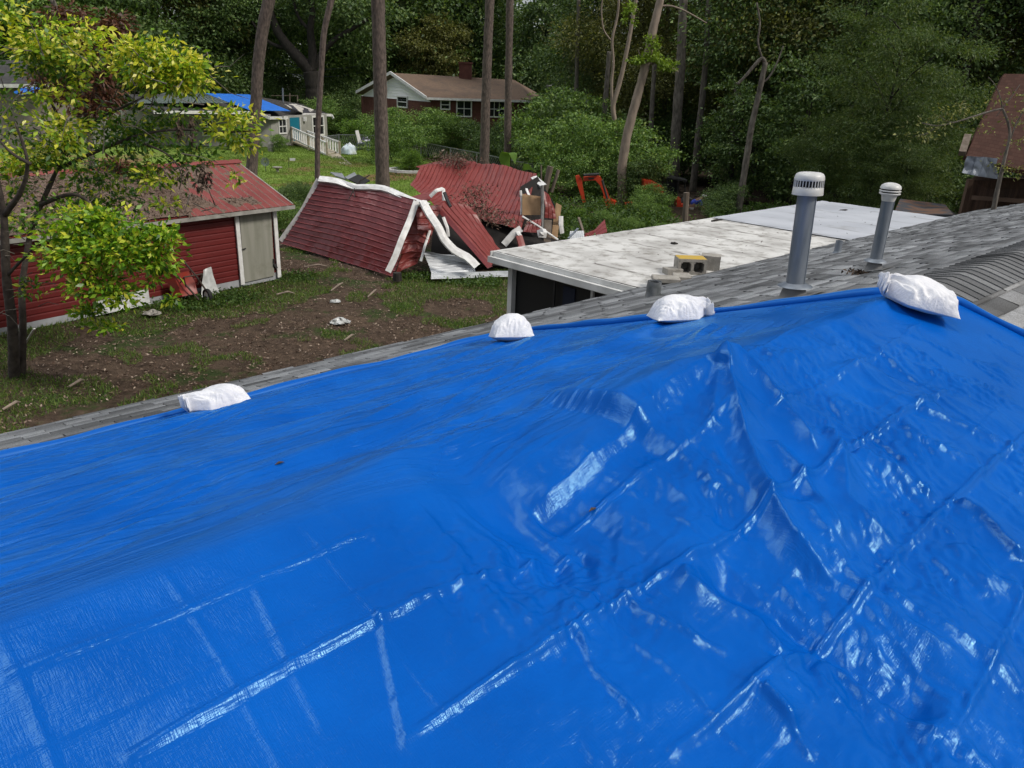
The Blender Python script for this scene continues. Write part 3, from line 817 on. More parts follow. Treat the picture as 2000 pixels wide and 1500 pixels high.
vent('vent_pipe', 1549, 583, .80, .070, 'taller nearer metal vent pipe with a slatted white cap', True)
vent('vent_pipe', 1705, 531, .70, .053, 'shorter farther metal vent pipe with a domed ringed white cap', False)

u_, v_ = RF(1275, 580); base = W(u_, v_, roof_z(v_))
e = empty('plumbing_vent', base, 'short dark plumbing vent wrapped in plastic beside the stacked pavers', 'roof vent')
ax = np.array([.02, .0, 1.])
ax /= np.linalg.norm(ax)
b = MB(); b.lathe(base, [(.075, .0), (.070, .10), (.073, .17), (.066, .18), (.05, .178), (.045, .12), (.001, .12)], 20, ax); auto_smooth(b.build('pipe', M('dark_lead', (.03, .034, .04), (.06, .065, .07), rough=.45, scale=6, bump=.2), e))
M_film = M('plastic_film', (.10, .11, .115), (.2, .21, .22), rough=.25, scale=8, bump=.5, bscale=12)
b = MB()
b.lathe(base, [(.088, .01), (.080, .06), (.081, .12), (.076, .185), (.079, .187), (.085, .12), (.084, .06), (.093, .0)], 16, ax); auto_smooth(b.build('wrap', M_film, e))
u_, v_ = RF(1635, 495); base = W(u_, v_, roof_z(v_))
e = empty('plumbing_vent', base, 'small grey stub vent at the edge of the flat white roof', 'roof vent')
b = MB(); b.lathe(base, [(.075, 0), (.055, .03), (.05, .04), (.05, .19), (.04, .19), (.038, .14), (.001, .14)], 16); auto_smooth(b.build('pipe', M_galv, e))

# leaf wad by the second vent, twigs on the flat roof, chips on the tarp
M_litter = M('dead_leaves', (.035, .024, .016), (.09, .06, .04), rough=.9, scale=30)


def leaf_quads(pos, size, rng, droop=0., bias=None, aspect=.45):
    """diamond leaves, folded a little along the rib"""
    n = len(pos); d = rng.normal(size=(n, 3))
    if bias is not None: d = d * .8 + bias
    d[:, 2] -= droop; d /= np.linalg.norm(d, axis=1)[:, None]
    k = rng.normal(size=(n, 3)); k[:, 2] += .9
    s = np.cross(d, k); s /= (np.linalg.norm(s, axis=1)[:, None] + 1e-9); nn = np.cross(s, d)
    sz = (size * (.65 + .7 * rng.random(n)))[:, None] if np.isscalar(size) else size[:, None]
    mid = pos + d * sz * .45; wd = s * sz * aspect * .5
    V = np.stack([pos, mid + wd + nn * sz * .06, pos + d * sz - nn * sz * .08, mid - wd + nn * sz * .06], 1).reshape(-1, 3)
    return V, np.arange(n * 4, dtype=np.int32).reshape(-1, 4)


rg = np.random.default_rng(2)
u_, v_ = RF(1680, 537); c = W(u_, v_, roof_z(v_) + .02)
V, F = leaf_quads(c + rg.normal(size=(80, 3)) * np.array([.06, .025, .007]), .045, rg)
tag(mesh_np('leaf_wad', V, F, M_litter), 'dark wad of wet leaves against the foot of the shorter vent pipe', 'debris', kind='stuff')


def on_flat(px, py, h=.02):
    r = ray(px, py); z = FZ + h - EYE; q = r * z / r[2]; return q + np.array([0, 0, EYE])


for (p0, p1, p2, lab) in (((1390, 432), (1401, 431), (1412, 428), 'dark twig lying on the far edge of the white flat roof'), ((1640, 367 + 44), (1650, 412), (1656, 410), 'dark twig behind the taller vent pipe on the grey flat roof'), ((1311, 475), (1318, 477), (1324, 476), 'small dark twig in the middle of the white flat roof')):
    b = MB(); b.tube([on_flat(*p0), on_flat(*p1) + np.array([0, 0, .02]), on_flat(*p2)], [.02, .025, .008], 6); tag(b.build('twig', M_bark3), lab, 'twig', 'twigs on the flat roof')
V, F = [], []
pos = []
for k in range(90):
    u_ = 9 + rg.random() * 11; v_ = VB + .1 + rg.random() * 2.9; pos.append(W(u_, v_, FZ + .03))
V, F = leaf_quads(np.array(pos), .045, rg, aspect=.4); V[:, 2] = np.clip(V[:, 2], FZ + .03, FZ + .045)
tag(mesh_np('roof_litter', V, F, M_litter), 'scattered dead leaves on the flat roof', 'leaf litter', kind='stuff')
for px, py, lab, s_ in ((547, 913, 'brown leaf chip on the far tarp slope', -1), (1161, 957, 'brown leaf chip beside the sag in the tarp', -1)):
    sd_ = 1 if s_ > 0 else -1
    u_, v_ = RF(px, py, 1 if px < 600 else -1); z_ = tarp_h(u_, v_)
    b = MB(); c = W(u_, v_, z_ + .006); b.slab([c + UD * .018, c + VD * .008 + ZD * .004, c - UD * .02, c - VD * .007 + ZD * .005], .003, ZD); tag(b.build('leaf_chip', M_litter), lab, 'leaf', 'leaf chips on the tarp')

# ------------------------------------------------------------------ concrete blocks on the flat roof
M_conc = M('concrete_block', (.34, .32, .285), (.24, .225, .20), rough=.95, scale=9, bump=.5, bscale=70, c3=(.12, .11, .095), s3=6, lo3=.58, hi3=.8)
M_yel = M('yellow_paint', (.46, .30, .04), (.36, .28, .10), rough=.9, scale=14, lo=.45, hi=.7)


def cinder(name, px, py, yaw, label, z0, stand=False, paint=False, sz=(.39, .19, .19)):
    """hollow two-core block; cores run along local y when lying on its side"""
    c = on_flat(px, py, z0); L_, D_, H_ = sz
    e = empty(name, c, label, 'concrete block', 'concrete blocks left on the flat roof')
    ca, sa = math.cos(yaw), math.sin(yaw); X = np.array([ca, sa, 0]); Y = np.array([-sa, ca, 0])
    b = MB(); w_ = .042
    for z in (w_ / 2, H_ - w_ / 2): b.frame(c + ZD * z, X * L_ / 2, Y * D_ / 2, ZD * w_ / 2)
    for x in ((-L_ / 2 + w_ / 2), 0, (L_ / 2 - w_ / 2)): b.frame(c + ZD * H_ / 2 + X * x, X * w_ / 2, Y * (D_ / 2 - .002), ZD * (H_ / 2 - w_ - .0005))
    for x in (-.25, .25):        # rounded core corners
        for sx_ in (-1, 1):
            for sz_ in (-1, 1):
                q = c + ZD * (H_ / 2 + sz_ * (H_ / 2 - w_ - .011)) + X * (x * (L_ - w_) + sx_ * (L_ / 4 - w_ * .75 - .011))
                b.frame(q, X * .011, Y * (D_ / 2 - .004), ZD * .011)
    b.frame(c + ZD * H_ / 2 + Y * (D_ / 2 - .05), X * (L_ / 2 - w_ - .001), Y * .004, ZD * (H_ / 2 - w_ - .001))  # plate added across the cores so the holes look dark
    b.build('block', M_conc, e)
    if paint:
        b = MB(); b.frame(c + ZD * (H_ + .002), X * L_ / 2 * .97, Y * D_ / 2 * .95, ZD * .0015); b.build('painted_top', M_yel, e)


hy = math.pi / 2 - AZ
cinder('concrete_block', 1346, 534, hy - .72, 'hollow concrete block with a yellow painted top', 0, paint=True, sz=(.44, .30, .25))
cinder('concrete_block', 1386, 527, hy + .55, 'hollow grey concrete block standing right of the yellow topped one', 0, sz=(.26, .30, .24))


def slab_brick(px, py, yaw, sz, z0, label):
    c = on_flat(px, py, z0); ca, sa = math.cos(yaw), math.sin(yaw); X = np.array([ca, sa, 0]); Y = np.array([-sa, ca, 0])
    b = MB(); L_, D_, H_ = sz; n = 6
    b.frame(c + ZD * H_ / 2, X * (L_ / 2 - .006), Y * (D_ / 2 - .006), ZD * H_ / 2)
    b.frame(c + ZD * H_ / 2, X * L_ / 2, Y * (D_ / 2 - .006), ZD * (H_ / 2 - .006)); b.frame(c + ZD * H_ / 2, X * (L_ / 2 - .006), Y * D_ / 2, ZD * (H_ / 2 - .006))
    tag(b.build('paver', M_conc), label, 'paver', 'pavers stacked on the flat roof')


ya = hy - .80
slab_brick(1302, 549, ya, (.36, .27, .058), .0, 'bottom paver of the front stack behind the dark plumbing vent')
slab_brick(1301, 549, ya + .04, (.37, .27, .058), .060, 'middle paver of the front stack behind the dark plumbing vent')
slab_brick(1300, 549, ya - .03, (.38, .28, .058), .120, 'top paver of the front stack behind the dark plumbing vent')
slab_brick(1332, 545, ya + .08, (.26, .24, .07), .0, 'bottom paver of the low stack between the front stack and the yellow topped block')
slab_brick(1331, 546, ya - .02, (.25, .24, .06), .072, 'top paver of the low stack between the front stack and the yellow topped block')
slab_brick(1313, 536, ya + .3, (.26, .20, .10), .0, 'dark rough paver behind the two paver stacks')

# ------------------------------------------------------------------ ribbed metal sheets
def lerp_poly(P, n):
    P = np.array(P, float); s = np.concatenate([[0], np.cumsum(np.linalg.norm(np.diff(P, axis=0), axis=1))]); s /= s[-1]
    t = np.linspace(0, 1, n); return np.stack([np.interp(t, s, P[:, k]) for k in range(3)], -1)


def sheet(A, B, nrib, along='A', depth=.02, dent=.0, seed=0, nA=None, nB=24, bulge=0., ribw=.09, buckle=0.):
    """surface spanned between polylines A and B (3-D). Ribs run from A to B (along='A': they repeat along A)
    or parallel to A (along='B')."""
    per = 10
    if along == 'A': na, nb = nrib * per + 1, nB
    else: na, nb = nA or 40, nrib * per + 1
    PA, PB = lerp_poly(A, na), lerp_poly(B, na)
    t = np.linspace(0, 1, nb)[:, None, None]
    P = PA[None] * (1 - t) + PB[None] * t
    da = np.gradient(P, axis=1); db = np.gradient(P, axis=0); N = np.cross(da, db); N /= (np.linalg.norm(N, axis=-1, keepdims=True) + 1e-9)
    ss, tt = np.meshgrid(np.linspace(0, 1, na), np.linspace(0, 1, nb))
    q = (ss if along == 'A' else tt) * nrib; fr = np.abs(q % 1 - .5) * 2
    h = depth * sstep(1 - ribw * 2.6, 1 - ribw, fr)
    l = np.linalg.norm(P[0, -1] - P[0, 0]); m_ = np.linalg.norm(P[-1, 0] - P[0, 0])
    if dent:
        a, b_ = ss * l, tt * m_
        h = h + dent * (fbm(a * .8, b_ * .8, seed) * .9 + .45 * (1 - 2 * np.abs(pn(a * 1.3, b_ * 1.3, seed + 7))) + .25 * (1 - 2 * np.abs(pn(a * 3.1, b_ * 3.1, seed + 9))))
    if buckle:
        a, b_ = (tt * m_, ss * l) if along == 'A' else (ss * l, tt * m_)
        h = h + buckle * sstep(.05, .5, pn(a * .9, b_ * .5, seed + 3)) * (np.floor(b_ * 3 + pn(b_, a, seed) * .5) % 2 - .5)
    h = h + bulge * np.sin(np.pi * ss) * np.sin(np.pi * tt)
    return P + N * h[..., None]


def redmat(name, a, b_, rough=.45, c3=(.10, .035, .03)):
    return M(name, a, b_, rough=rough, scale=1.6, detail=7, lo=.3, hi=.7, c3=c3, s3=2.4, lo3=.60, hi3=.85, bump=.08, bscale=14, spec=.5)


M_redwall = redmat('red_barn_siding', (.10, .006, .006), (.13, .010, .009), .55)
M_redroof = redmat('faded_red_roof', (.165, .028, .024), (.225, .052, .043), .5, (.16, .05, .04))
M_redwreck = redmat('red_bent_siding', (.15, .025, .026), (.19, .045, .046), .26, c3=(.085, .012, .012))
M_redwreck2 = redmat('red_bent_roofing', (.17, .026, .022), (.22, .046, .04), .42)
M_trim = M('white_trim', (.74, .74, .73), (.58, .57, .55), rough=.5, scale=6, bump=.1)
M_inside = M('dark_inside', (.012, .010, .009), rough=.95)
M_door = M('grey_plywood_door', (.27, .265, .225), (.21, .21, .17), rough=.85, scale=7, stretch=(1, 1, .08), bump=.1, c3=(.14, .14, .10), s3=1.6, lo3=.55, hi3=.8)
M_straw = M('pine_straw', (.10, .065, .047), (.17, .12, .092), rough=.95, scale=25, bump=.8, bscale=50)

# ------------------------------------------------------------------ red shed
SDD = np.array([.58893, .80818, 0.]); SDN = np.array([-.80818, .58893, 0.])      # along the wall, into the shed
SB = np.array([-6.36, 20.50, 0.])                                                # right front corner on the ground


def S(a, n, z):
    """a metres left of the right corner, n metres behind the front wall"""
    return SB - SDD * a + SDN * n + np.array([0, 0, z])


SL, SW = 9.2, 4.4
shed = empty('red_shed', S(SL / 2, 2, 0), 'long red metal sided shed with a pinkish red roof buried in pine straw', 'shed')
ZE, ZRG = 1.93, 2.86
b = MB(); b.grid(sheet([S(0.0, 0, .16), S(SL, 0, .10)], [S(0.0, 0, ZE - .1), S(SL, 0, ZE - .1)], 12, 'B', .022, .008, 4, nA=40)[:, :, :]); b.build('front_wall', M_redwall, shed)
b = MB(); b.slab([S(0, .02, .1), S(0, SW, .1), S(0, SW, ZE), S(0, SW / 2 + .1, ZRG - .1), S(0, .02, ZE)], .05, SDD)
b.slab([S(SL, .02, .1), S(SL, SW, .1), S(SL, SW, ZE), S(SL, SW / 2 + .1, ZRG - .1), S(SL, .02, ZE)], .05, -SDD)
b.slab([S(0, SW, .1), S(SL, SW, .1), S(SL, SW, ZE), S(0, SW, ZE)], .05, SDN); b.build('side_wall', M_redwall, shed)
b = MB(); b.bar(S(.02, .03, ZE - .06), S(SL, .03, ZE - .06), .04, .15); b.build('eave_board', M('red_brown_board', (.075, .022, .015), (.10, .03, .02), rough=.8, scale=5), shed)
nrm = np.cross(SDD, (SDN * 2.3 + ZD * (ZRG - ZE))); nrm /= np.linalg.norm(nrm)
b = MB(); b.grid(sheet([S(-.42, -.30, ZE + .02), S(SL + .3, -.30, ZE + .02)], [S(-.42, 2.02, ZRG), S(SL + .3, 2.02, ZRG)], 42, 'A', .022, .006, 9)); b.build('roof', M_redroof, shed)
b = MB(); b.grid(sheet([S(-.42, 2.02, ZRG), S(SL + .3, 2.02, ZRG)], [S(-.42, SW + .3, ZE), S(SL + .3, SW + .3, ZE)], 42, 'A', .022, .006, 12)); b.build('roof', M_redroof, shed)
b = MB(); b.slab([S(-.43, 1.86, ZRG - .03), S(SL + .3, 1.86, ZRG - .03), S(SL + .3, 2.03, ZRG + .045), S(-.43, 2.03, ZRG + .045)][::-1], .012)
b.slab([S(-.43, 2.03, ZRG + .045), S(SL + .3, 2.03, ZRG + .045), S(SL + .3, 2.20, ZRG - .03), S(-.43, 2.20, ZRG - .03)][::-1], .012); b.build('ridge_cap', M_redroof, shed)
b = MB(); b.bar(S(-.40, -.30, ZE - .045), S(SL + .3, -.30, ZE - .045), .03, .09); b.bar(S(-.36, -.26, ZE + .0), S(-.36, 2.0, ZRG - .06), .03, .10, up=(0, 0, 1)); b.build('fascia', M('weathered_fascia', (.36, .35, .32), (.20, .19, .17), rough=.8, scale=3), shed)
door = None
b = MB(); b.slab([S(.20, -.03, .10), S(1.12, -.03, .08), S(1.10, -.03, ZE - .14), S(.15, -.03, ZE - .13)], .03, -SDN); door = b.build('door', M_door, shed)
b = MB(); b.bar(S(1.16, -.05, .93), S(1.02, -.05, .95), .03, .025); b.build('latch', M_dark, door)
b = MB(); b.bar(S(.20, -.055, .42), S(.13, -.055, .30), .05, .06); b.bar(S(.21, -.055, .44), S(.20, -.055, .56), .03, .03); b.build('hinge', M_dark, door)
for a0, a1 in ((1.20, 1.20), (.06, .06)):
    b = MB(); b.frame(S(a0, -.045, (ZE - .1) / 2 + .03), SDD * .055, SDN * .02, ZD * (ZE - .12) / 2); b.build('door_trim', M_trim, shed)
b = MB(); b.frame(S(8.95, -.045, .75), SDD * .05, SDN * .02, ZD * .65); b.build('corner_trim', M_trim, shed)
b = MB(); b.frame(S(4.3, .06, .10), SDD * 4.3, SDN * .05, ZD * .12); b.build('foundation', M('grey_block', (.34, .35, .37), (.26, .27, .28), rough=.9, scale=5), shed)
b = MB(); b.bar(S(7.05, -.06, .05), S(7.28, -.06, .75), .03, .03); tag(b.build('fallen_rod', M_dark), 'thin dark rod leaning on the red shed wall behind the yellow green tree', 'rod')

# straw on its roof: a soft drift with an uneven rim
rg = np.random.default_rng(8)
na, nb = 150, 60
aa, bb = np.meshgrid(np.linspace(-.3, SL, na), np.linspace(0, 1, nb))
cov = sstep(1.3, 2.5, aa + .9 * pn(aa * 1.5, bb * 3, 4) - .6 * np.abs(bb - .35)) * (.75 + .5 * pn(aa * 1.1, bb * 2.3, 7)) + .9 * sstep(.32, .6, pn(aa * 1.9, bb * 3.1, 12)) * sstep(.2, .7, aa) * .55
cov *= sstep(1.0, .86, bb) ; cov *= 1 - .9 * sstep(.25, .5, pn(aa * .7, bb * 2, 33)) * sstep(.3, .1, bb)
hgt = -.03 + .085 * np.clip(cov, 0, 1.3) + .012 * pn(aa * 9, bb * 18, 5)
P = (SB[None, None] - SDD * aa[..., None] + SDN * (-.30 + 2.32 * bb)[..., None] + ZD * (ZE + .03 + (ZRG - ZE) * bb + hgt)[..., None])
b = MB(); b.grid(P); o = b.build('pine_straw', M_straw, None, True); tag(o, 'drift of brown pine straw and dead leaves on the red shed roof', 'pine straw', kind='stuff')
p = []
for k in range(9000):
    a_, b_ = rg.random() * SL, rg.random() * .93
    i = int(a_ / SL * (na - 1)); j = int(b_ * (nb - 1))
    if cov[j, i] > .30: p.append(P[j, i] + np.array([0, 0, .01]))
V, F = leaf_quads(np.array(p), .09, rg, aspect=.25)
M_strawleaf = leafmat('straw_leaves', [(0, (.06, .035, .022)), (.5, (.13, .082, .056)), (1, (.24, .18, .135))], transl=0)
tag(mesh_np('dead_leaves', V, F, M_strawleaf), 'loose dead leaves lying on the red shed roof', 'dead leaves', kind='stuff')

# wheelbarrow tipped up against the shed, plastic sheet beside it
M_rust = M('rusty_steel', (.03, .022, .018), (.07, .045, .032), rough=.8, scale=12)
wb = empty('wheelbarrow', G(378, 592), 'red wheelbarrow stood on its nose against the red shed wall', 'wheelbarrow')
c0 = S(3.0, -.45, 0)
def WBp(a, n, z): return c0 - SDD * a + SDN * n + np.array([0, 0, z])
b = MB(); A_ = [WBp(.30, .10, .12), WBp(-.28, .10, .12)]; B_ = [WBp(.36, .30, .78), WBp(-.34, .30, .78)]
b.grid(sheet(A_, [WBp(.20, -.12, .2), WBp(-.2, -.12, .2)], 4, 'A', 0, .01, 3)); b.grid(sheet([WBp(.20, -.12, .2), WBp(-.2, -.12, .2)], [WBp(.25, .05, .72), WBp(-.23, .05, .72)], 4, 'A', 0, .01, 3, bulge=-.05))
b.grid(sheet([WBp(.30, .10, .12), WBp(.20, -.12, .2)], [WBp(.36, .30, .78), WBp(.25, .05, .72)], 3, 'A', 0, .0, 3)); b.grid(sheet([WBp(-.28, .10, .12), WBp(-.2, -.12, .2)], [WBp(-.34, .30, .78), WBp(-.23, .05, .72)], 3, 'A', 0, .0, 3))
b.build('tray', M('red_tray', (.28, .028, .016), (.2, .03, .02), rough=.45, scale=6), wb)
for a0, a1 in ((.42, -.10), (-.06, -.42)):
    b = MB(); b.tube([WBp(a0, .18, 1.02), WBp((a0 + a1) / 2, -.08, .6), WBp(a1, -.30, .10)], .022, 8); b.build('handle', M_rust, wb)
b = MB(); b.tube([WBp(.25, -.2, .55), WBp(.22, -.33, .7), WBp(-.25, -.33, .7), WBp(-.28, -.2, .55)], .016, 6); b.tube([WBp(.22, -.33, .7), WBp(.1, -.16, .42)], .014, 6); b.tube([WBp(-.25, -.33, .7), WBp(-.2, -.16, .42)], .014, 6); b.build('leg_frame', M_rust, wb)
b = MB(); b.lathe(WBp(-.34, -.30, .16), [(.10, -.045), (.15, -.04), (.165, 0), (.15, .04), (.10, .045)], 20, SDD); b.build('tyre', M('rubber', (.015, .015, .015), rough=.8), wb)
b = MB(); b.lathe(WBp(-.34, -.30, .16), [(.001, -.03), (.10, -.03), (.10, .03), (.001, .03)], 16, SDD); b.build('rim', M_trim, wb)
M_sheet = M('clear_plastic_sheet', (.50, .51, .50), (.36, .37, .36), rough=.3, scale=5, bump=.4)
b = MB(); b.grid(sheet([S(2.62, -.38, .02), S(2.05, -.28, .02)], [S(2.35, -.16, .62), S(2.12, -.12, .66)], 3, 'A', 0, .06, 14, nB=16)); tag(b.build('plastic_sheet', M_sheet, None, True), 'crumpled pale plastic sheet leaning between the wheelbarrow and the shed door', 'plastic sheet')
b = MB(); b.grid(sheet([S(5.05, -.12, .02), S(3.75, -.12, .04)], [S(5.0, -.02, .30), S(3.7, -.02, .38)], 3, 'A', 0, .03, 17, nB=10)); tag(b.build('plastic_sheet', M_sheet, None, True), 'low grey plastic sheet along the foot of the red shed wall', 'plastic sheet')
b = MB(); b.bar(G(50, 670, .05), G(67, 642, .55), .04, .015); tag(b.build('white_strip', M_trim), 'thin white strip stuck in the ground beside the tree at the left edge', 'strip')

# ------------------------------------------------------------------ collapsed shed
wr = empty('collapsed_shed', G(850, 500), 'wrecked red metal shed lying flattened with its wall and roof sheets buckled', 'shed')
tl, tm1, tm2, tr_ = AT(622, 352, 24.6), AT(690, 362, 24.1), AT(745, 372, 23.4), AT(815, 392, 22.2)
bl, br_ = G(548, 475, .10), G(768, 541, .0)
b = MB(); P = sheet([bl, G(610, 493, .03), G(690, 517, .02), br_], [tl, tm1, tm2, tr_], 14, 'B', .020, .022, 41, nA=110, bulge=.12, buckle=.010)
b.grid(P); b.build('fallen_wall', M_redwreck, wr)
def strip(pts, w_, nrm, seed=0, name='trim', mat=None, j=.0, parent=wr):
    """bent flat strip of sheet metal with a folded edge"""
    P = lerp_poly(pts, 14); nrm = np.asarray(nrm, float); rg_ = np.random.default_rng(seed)
    d = np.gradient(P, axis=0); s = np.cross(d, nrm); s /= np.linalg.norm(s, axis=1)[:, None]
    up = np.cross(s, d); up /= np.linalg.norm(up, axis=1)[:, None]
    k = rg_.normal(size=(14, 1)) * j
    g = np.stack([P - s * w_ / 2 - up * w_ * .3, P - s * w_ / 2, P + up * (.01 + k), P + s * w_ / 2, P + s * w_ / 2 - up * w_ * .3], 1)
    m_ = MB(); m_.grid(g); m_.grid(g - up[:, None] * .006); return m_.build(name, mat or M_trim, parent)
fn = np.array([.35, -.75, .55])
off = fn * .05
strip([bl + off + ZD * .05, AT(592, 410, 24.6) + off, tl + off], .16, fn, 1)
strip([tl + off * 1.5 + ZD * .02, AT(655, 353, 24.4) + off, AT(690, 366, 24.0) + off, AT(740, 366, 23.5) + off, AT(760, 372, 23.2) + off, AT(800, 392, 22.6) + off * 2, AT(835, 400, 21.9)], .20, fn, 2, j=.02)
strip([AT(812, 396, 22.15) + off * 2, AT(800, 430, 21.9) + off * 2, AT(783, 470, 21.5) + off * 2, AT(770, 505, 21.3) + off * 2, AT(757, 532, 21.1) + off], .17, fn, 3)
# crumpled end wall folded in behind the trim
b = MB(); b.grid(sheet([AT(772, 538, 21.25), AT(790, 525, 21.4), AT(815, 515, 21.6)], [AT(812, 398, 22.3), AT(840, 410, 22.2), AT(850, 440, 22.2)], 7, 'B', .03, .12, 45, nA=34, buckle=.06)); b.build('crumpled_wall', M_redwreck2, wr)
b = MB(); b.grid(sheet([AT(812, 402, 22.2), AT(845, 395, 22.5), AT(862, 400, 22.4)], [AT(815, 448, 21.7), AT(838, 450, 21.6), AT(850, 440, 22)], 4, 'B', .03, .10, 47, nA=26, buckle=.06)); b.build('crumpled_wall', M_redwreck2, wr)
b = MB(); b.slab([AT(800, 385, 23.2), AT(848, 372, 23.2), AT(838, 392, 22.6), AT(826, 393, 22.4)], .02); b.build('torn_sheet', M_redwreck2, wr)
# sheet of roof that slid to the right
b = MB(); b.grid(sheet([AT(858, 412, 22.6), AT(870, 388, 23.0), AT(920, 402, 23.2)], [AT(955, 520, 21.4), AT(965, 512, 21.6), AT(982, 490, 22.6)], 6, 'A', .03, .05, 51, nB=30)); b.build('slid_roof', M_redwreck2, wr)
b = MB(); b.slab([AT(856, 414, 22.55), AT(862, 408, 22.6), AT(962, 520, 21.45), AT(952, 524, 21.4)], .03); b.build('edge_flashing', M_redwreck, wr)
# long white gutter draped over the wreck
strip([AT(826, 392, 22.0), AT(838, 415, 21.6), AT(855, 440, 21.4), AT(870, 470, 21.3), AT(890, 490, 21.2), AT(915, 502, 21.1), AT(932, 520, 21.0)], .22, (.4, -.8, .45), 6, name='gutter', j=.015)
strip([AT(840, 384, 22.4), AT(852, 372, 22.4), AT(866, 368, 22.6), AT(868, 392, 22.4)], .10, (.3, -.8, .5), 7, name='gutter')
strip([AT(840, 450, 22.0), AT(830, 480, 21.7), AT(822, 510, 21.5)], .07, (.3, -.8, .5), 8)
strip([AT(866, 424, 22.3), AT(874, 445, 22.2), AT(876, 462, 22.2)], .09, (.3, -.8, .5), 9)
b = MB(); b.tube([AT(868, 376, 22.4), AT(873, 390, 22.3), AT(880, 404, 22.2)], .05, 6); b.build('bent_pipe', M_dark, wr)
# main roof, still humped, behind
rA = [AT(798, 352, 26.6), AT(865, 318, 28.0), AT(890, 308, 28.6)]
top = [AT(822, 322, 27.6), AT(862, 318, 28.2), AT(905, 311, 28.6), AT(950, 316, 28.4), AT(1000, 325, 27.8), AT(1048, 338, 27.0)]
bot = [AT(800, 360, 26.2), AT(850, 398, 24.4), AT(900, 408, 24.2), AT(940, 424, 23.9), AT(980, 436, 23.7), AT(1018, 447, 23.5)]
b = MB(); b.grid(sheet(top, bot, 26, 'A', .03, .075, 55, nB=34, bulge=.35)); b.build('fallen_roof', M_redwreck2, wr)
tb = [AT(870, 309, 29.5), AT(905, 307, 29.6), AT(960, 316, 29.4), AT(1000, 327, 28.8), AT(1048, 340, 27.8)]
b = MB(); b.slab([AT(812, 325, 28.6), AT(850, 316, 28.9), AT(880, 309, 28.9), AT(908, 309, 28.7), AT(930, 330, 28.4), AT(860, 345, 28)], .02, (0, 0, 1)); b.build('torn_sheet', M_redwreck2, wr)
# near-black sheets standing in for the shade seen through the gaps
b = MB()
b.slab([AT(850, 400, 24.6), AT(1016, 445, 24.0), AT(1100, 470, 24.0), AT(1085, 500, 23.0), AT(985, 520, 22.6), AT(840, 510, 22.4)], .05, (0, -1, 0)); b.build('interior_shade_sheet', M_inside, wr)
b = MB(); b.slab([AT(1016, 365, 26.0), AT(1050, 345, 26.4), AT(1084, 400, 25.4), AT(1080, 470, 24.6), AT(1010, 450, 24.6)], .05, (0, -1, 0)); b.build('interior_shade_sheet', M_inside, wr)
# right end: plywood, posts, hanging red flap, white bits
b = MB(); b.slab([AT(1020, 379, 24.4), AT(1056, 384, 24.4), AT(1056, 420, 24.2), AT(1020, 420, 24.2)], .03, (0, -1, 0)); b.build('plywood', M_ply, wr)
b = MB(); b.slab([AT(1086, 396, 24.6), AT(1097, 402, 24.6), AT(1090, 450, 24.3), AT(1078, 450, 24.3)], .04, (0, -1, 0)); b.build('plywood', M_ply, wr)
b = MB(); b.slab([AT(1063, 430, 24.0), AT(1078, 430, 24.0), AT(1076, 475, 23.6), AT(1062, 475, 23.6)], .04, (0, -1, 0)); b.build('plank', M_wood, wr)
b = MB(); b.slab([AT(1080, 440, 24.2), AT(1092, 440, 24.2), AT(1088, 472, 23.9), AT(1076, 472, 23.9)], .04, (0, -1, 0)); b.build('plank', M_ply, wr)
b = MB(); b.tube([AT(1059, 362, 24.2), AT(1060, 400, 24.1), AT(1058, 450, 23.8)], .05, 8); b.build('post', M('grey_post', (.2, .2, .19), (.13, .125, .12), rough=.7, scale=8), wr)
b = MB(); b.grid(sheet([AT(1062, 372, 24.2), AT(1078, 378, 24.4)], [AT(1064, 425, 24.0), AT(1086, 428, 24.2)], 3, 'A', .02, .12, 61, nB=16)); b.build('red_flap', M_redwreck2, wr)
b = MB(); b.grid(sheet([AT(1030, 430, 23.9), AT(1058, 428, 23.9)], [AT(1020, 452, 23.6), AT(1055, 455, 23.6)], 4, 'A', .02, .10, 63, nB=10)); b.build('red_flap', M_redwreck2, wr)
strip([AT(1042, 345, 26.6), AT(1052, 354, 26.3), AT(1062, 362, 26)], .22, (.2, -.8, .5), 11); strip([AT(1017, 372, 24.5), AT(1019, 395, 24.4), AT(1018, 420, 24.3)], .07, (.1, -1, .2), 12)
strip([AT(1018, 446, 23.4), AT(1004, 455, 23.3), AT(984, 478, 23.2)], .20, (.3, -.8, .5), 13); strip([AT(1008, 448, 23.4), AT(1016, 460, 23.2), AT(1014, 475, 23.2)], .12, (.3, -.8, .5), 14)
strip([AT(1096, 422, 24.3), AT(1096, 440, 24.2), AT(1098, 456, 24.2)], .14, (.3, -.9, .2), 15); strip([AT(1050, 457, 23.3), AT(1062, 452, 23.2), AT(1060, 464, 23.2)], .22, (.3, -.8, .5), 16)
strip([AT(1020, 422, 23.9), AT(1050, 440, 23.7), AT(1090, 468, 23.6)], .05, (.3, -.8, .5), 17)
strip([AT(1028, 368, 25.4), AT(1033, 380, 25.2), AT(1036, 384, 25)], .08, (.3, -.8, .5), 18)
strip([AT(1014, 460, 23.1), AT(1020, 480, 22.9), AT(1016, 490, 22.8)], .2, (.3, -.8, .5), 20, name='red_scrap', mat=M_redwreck2)
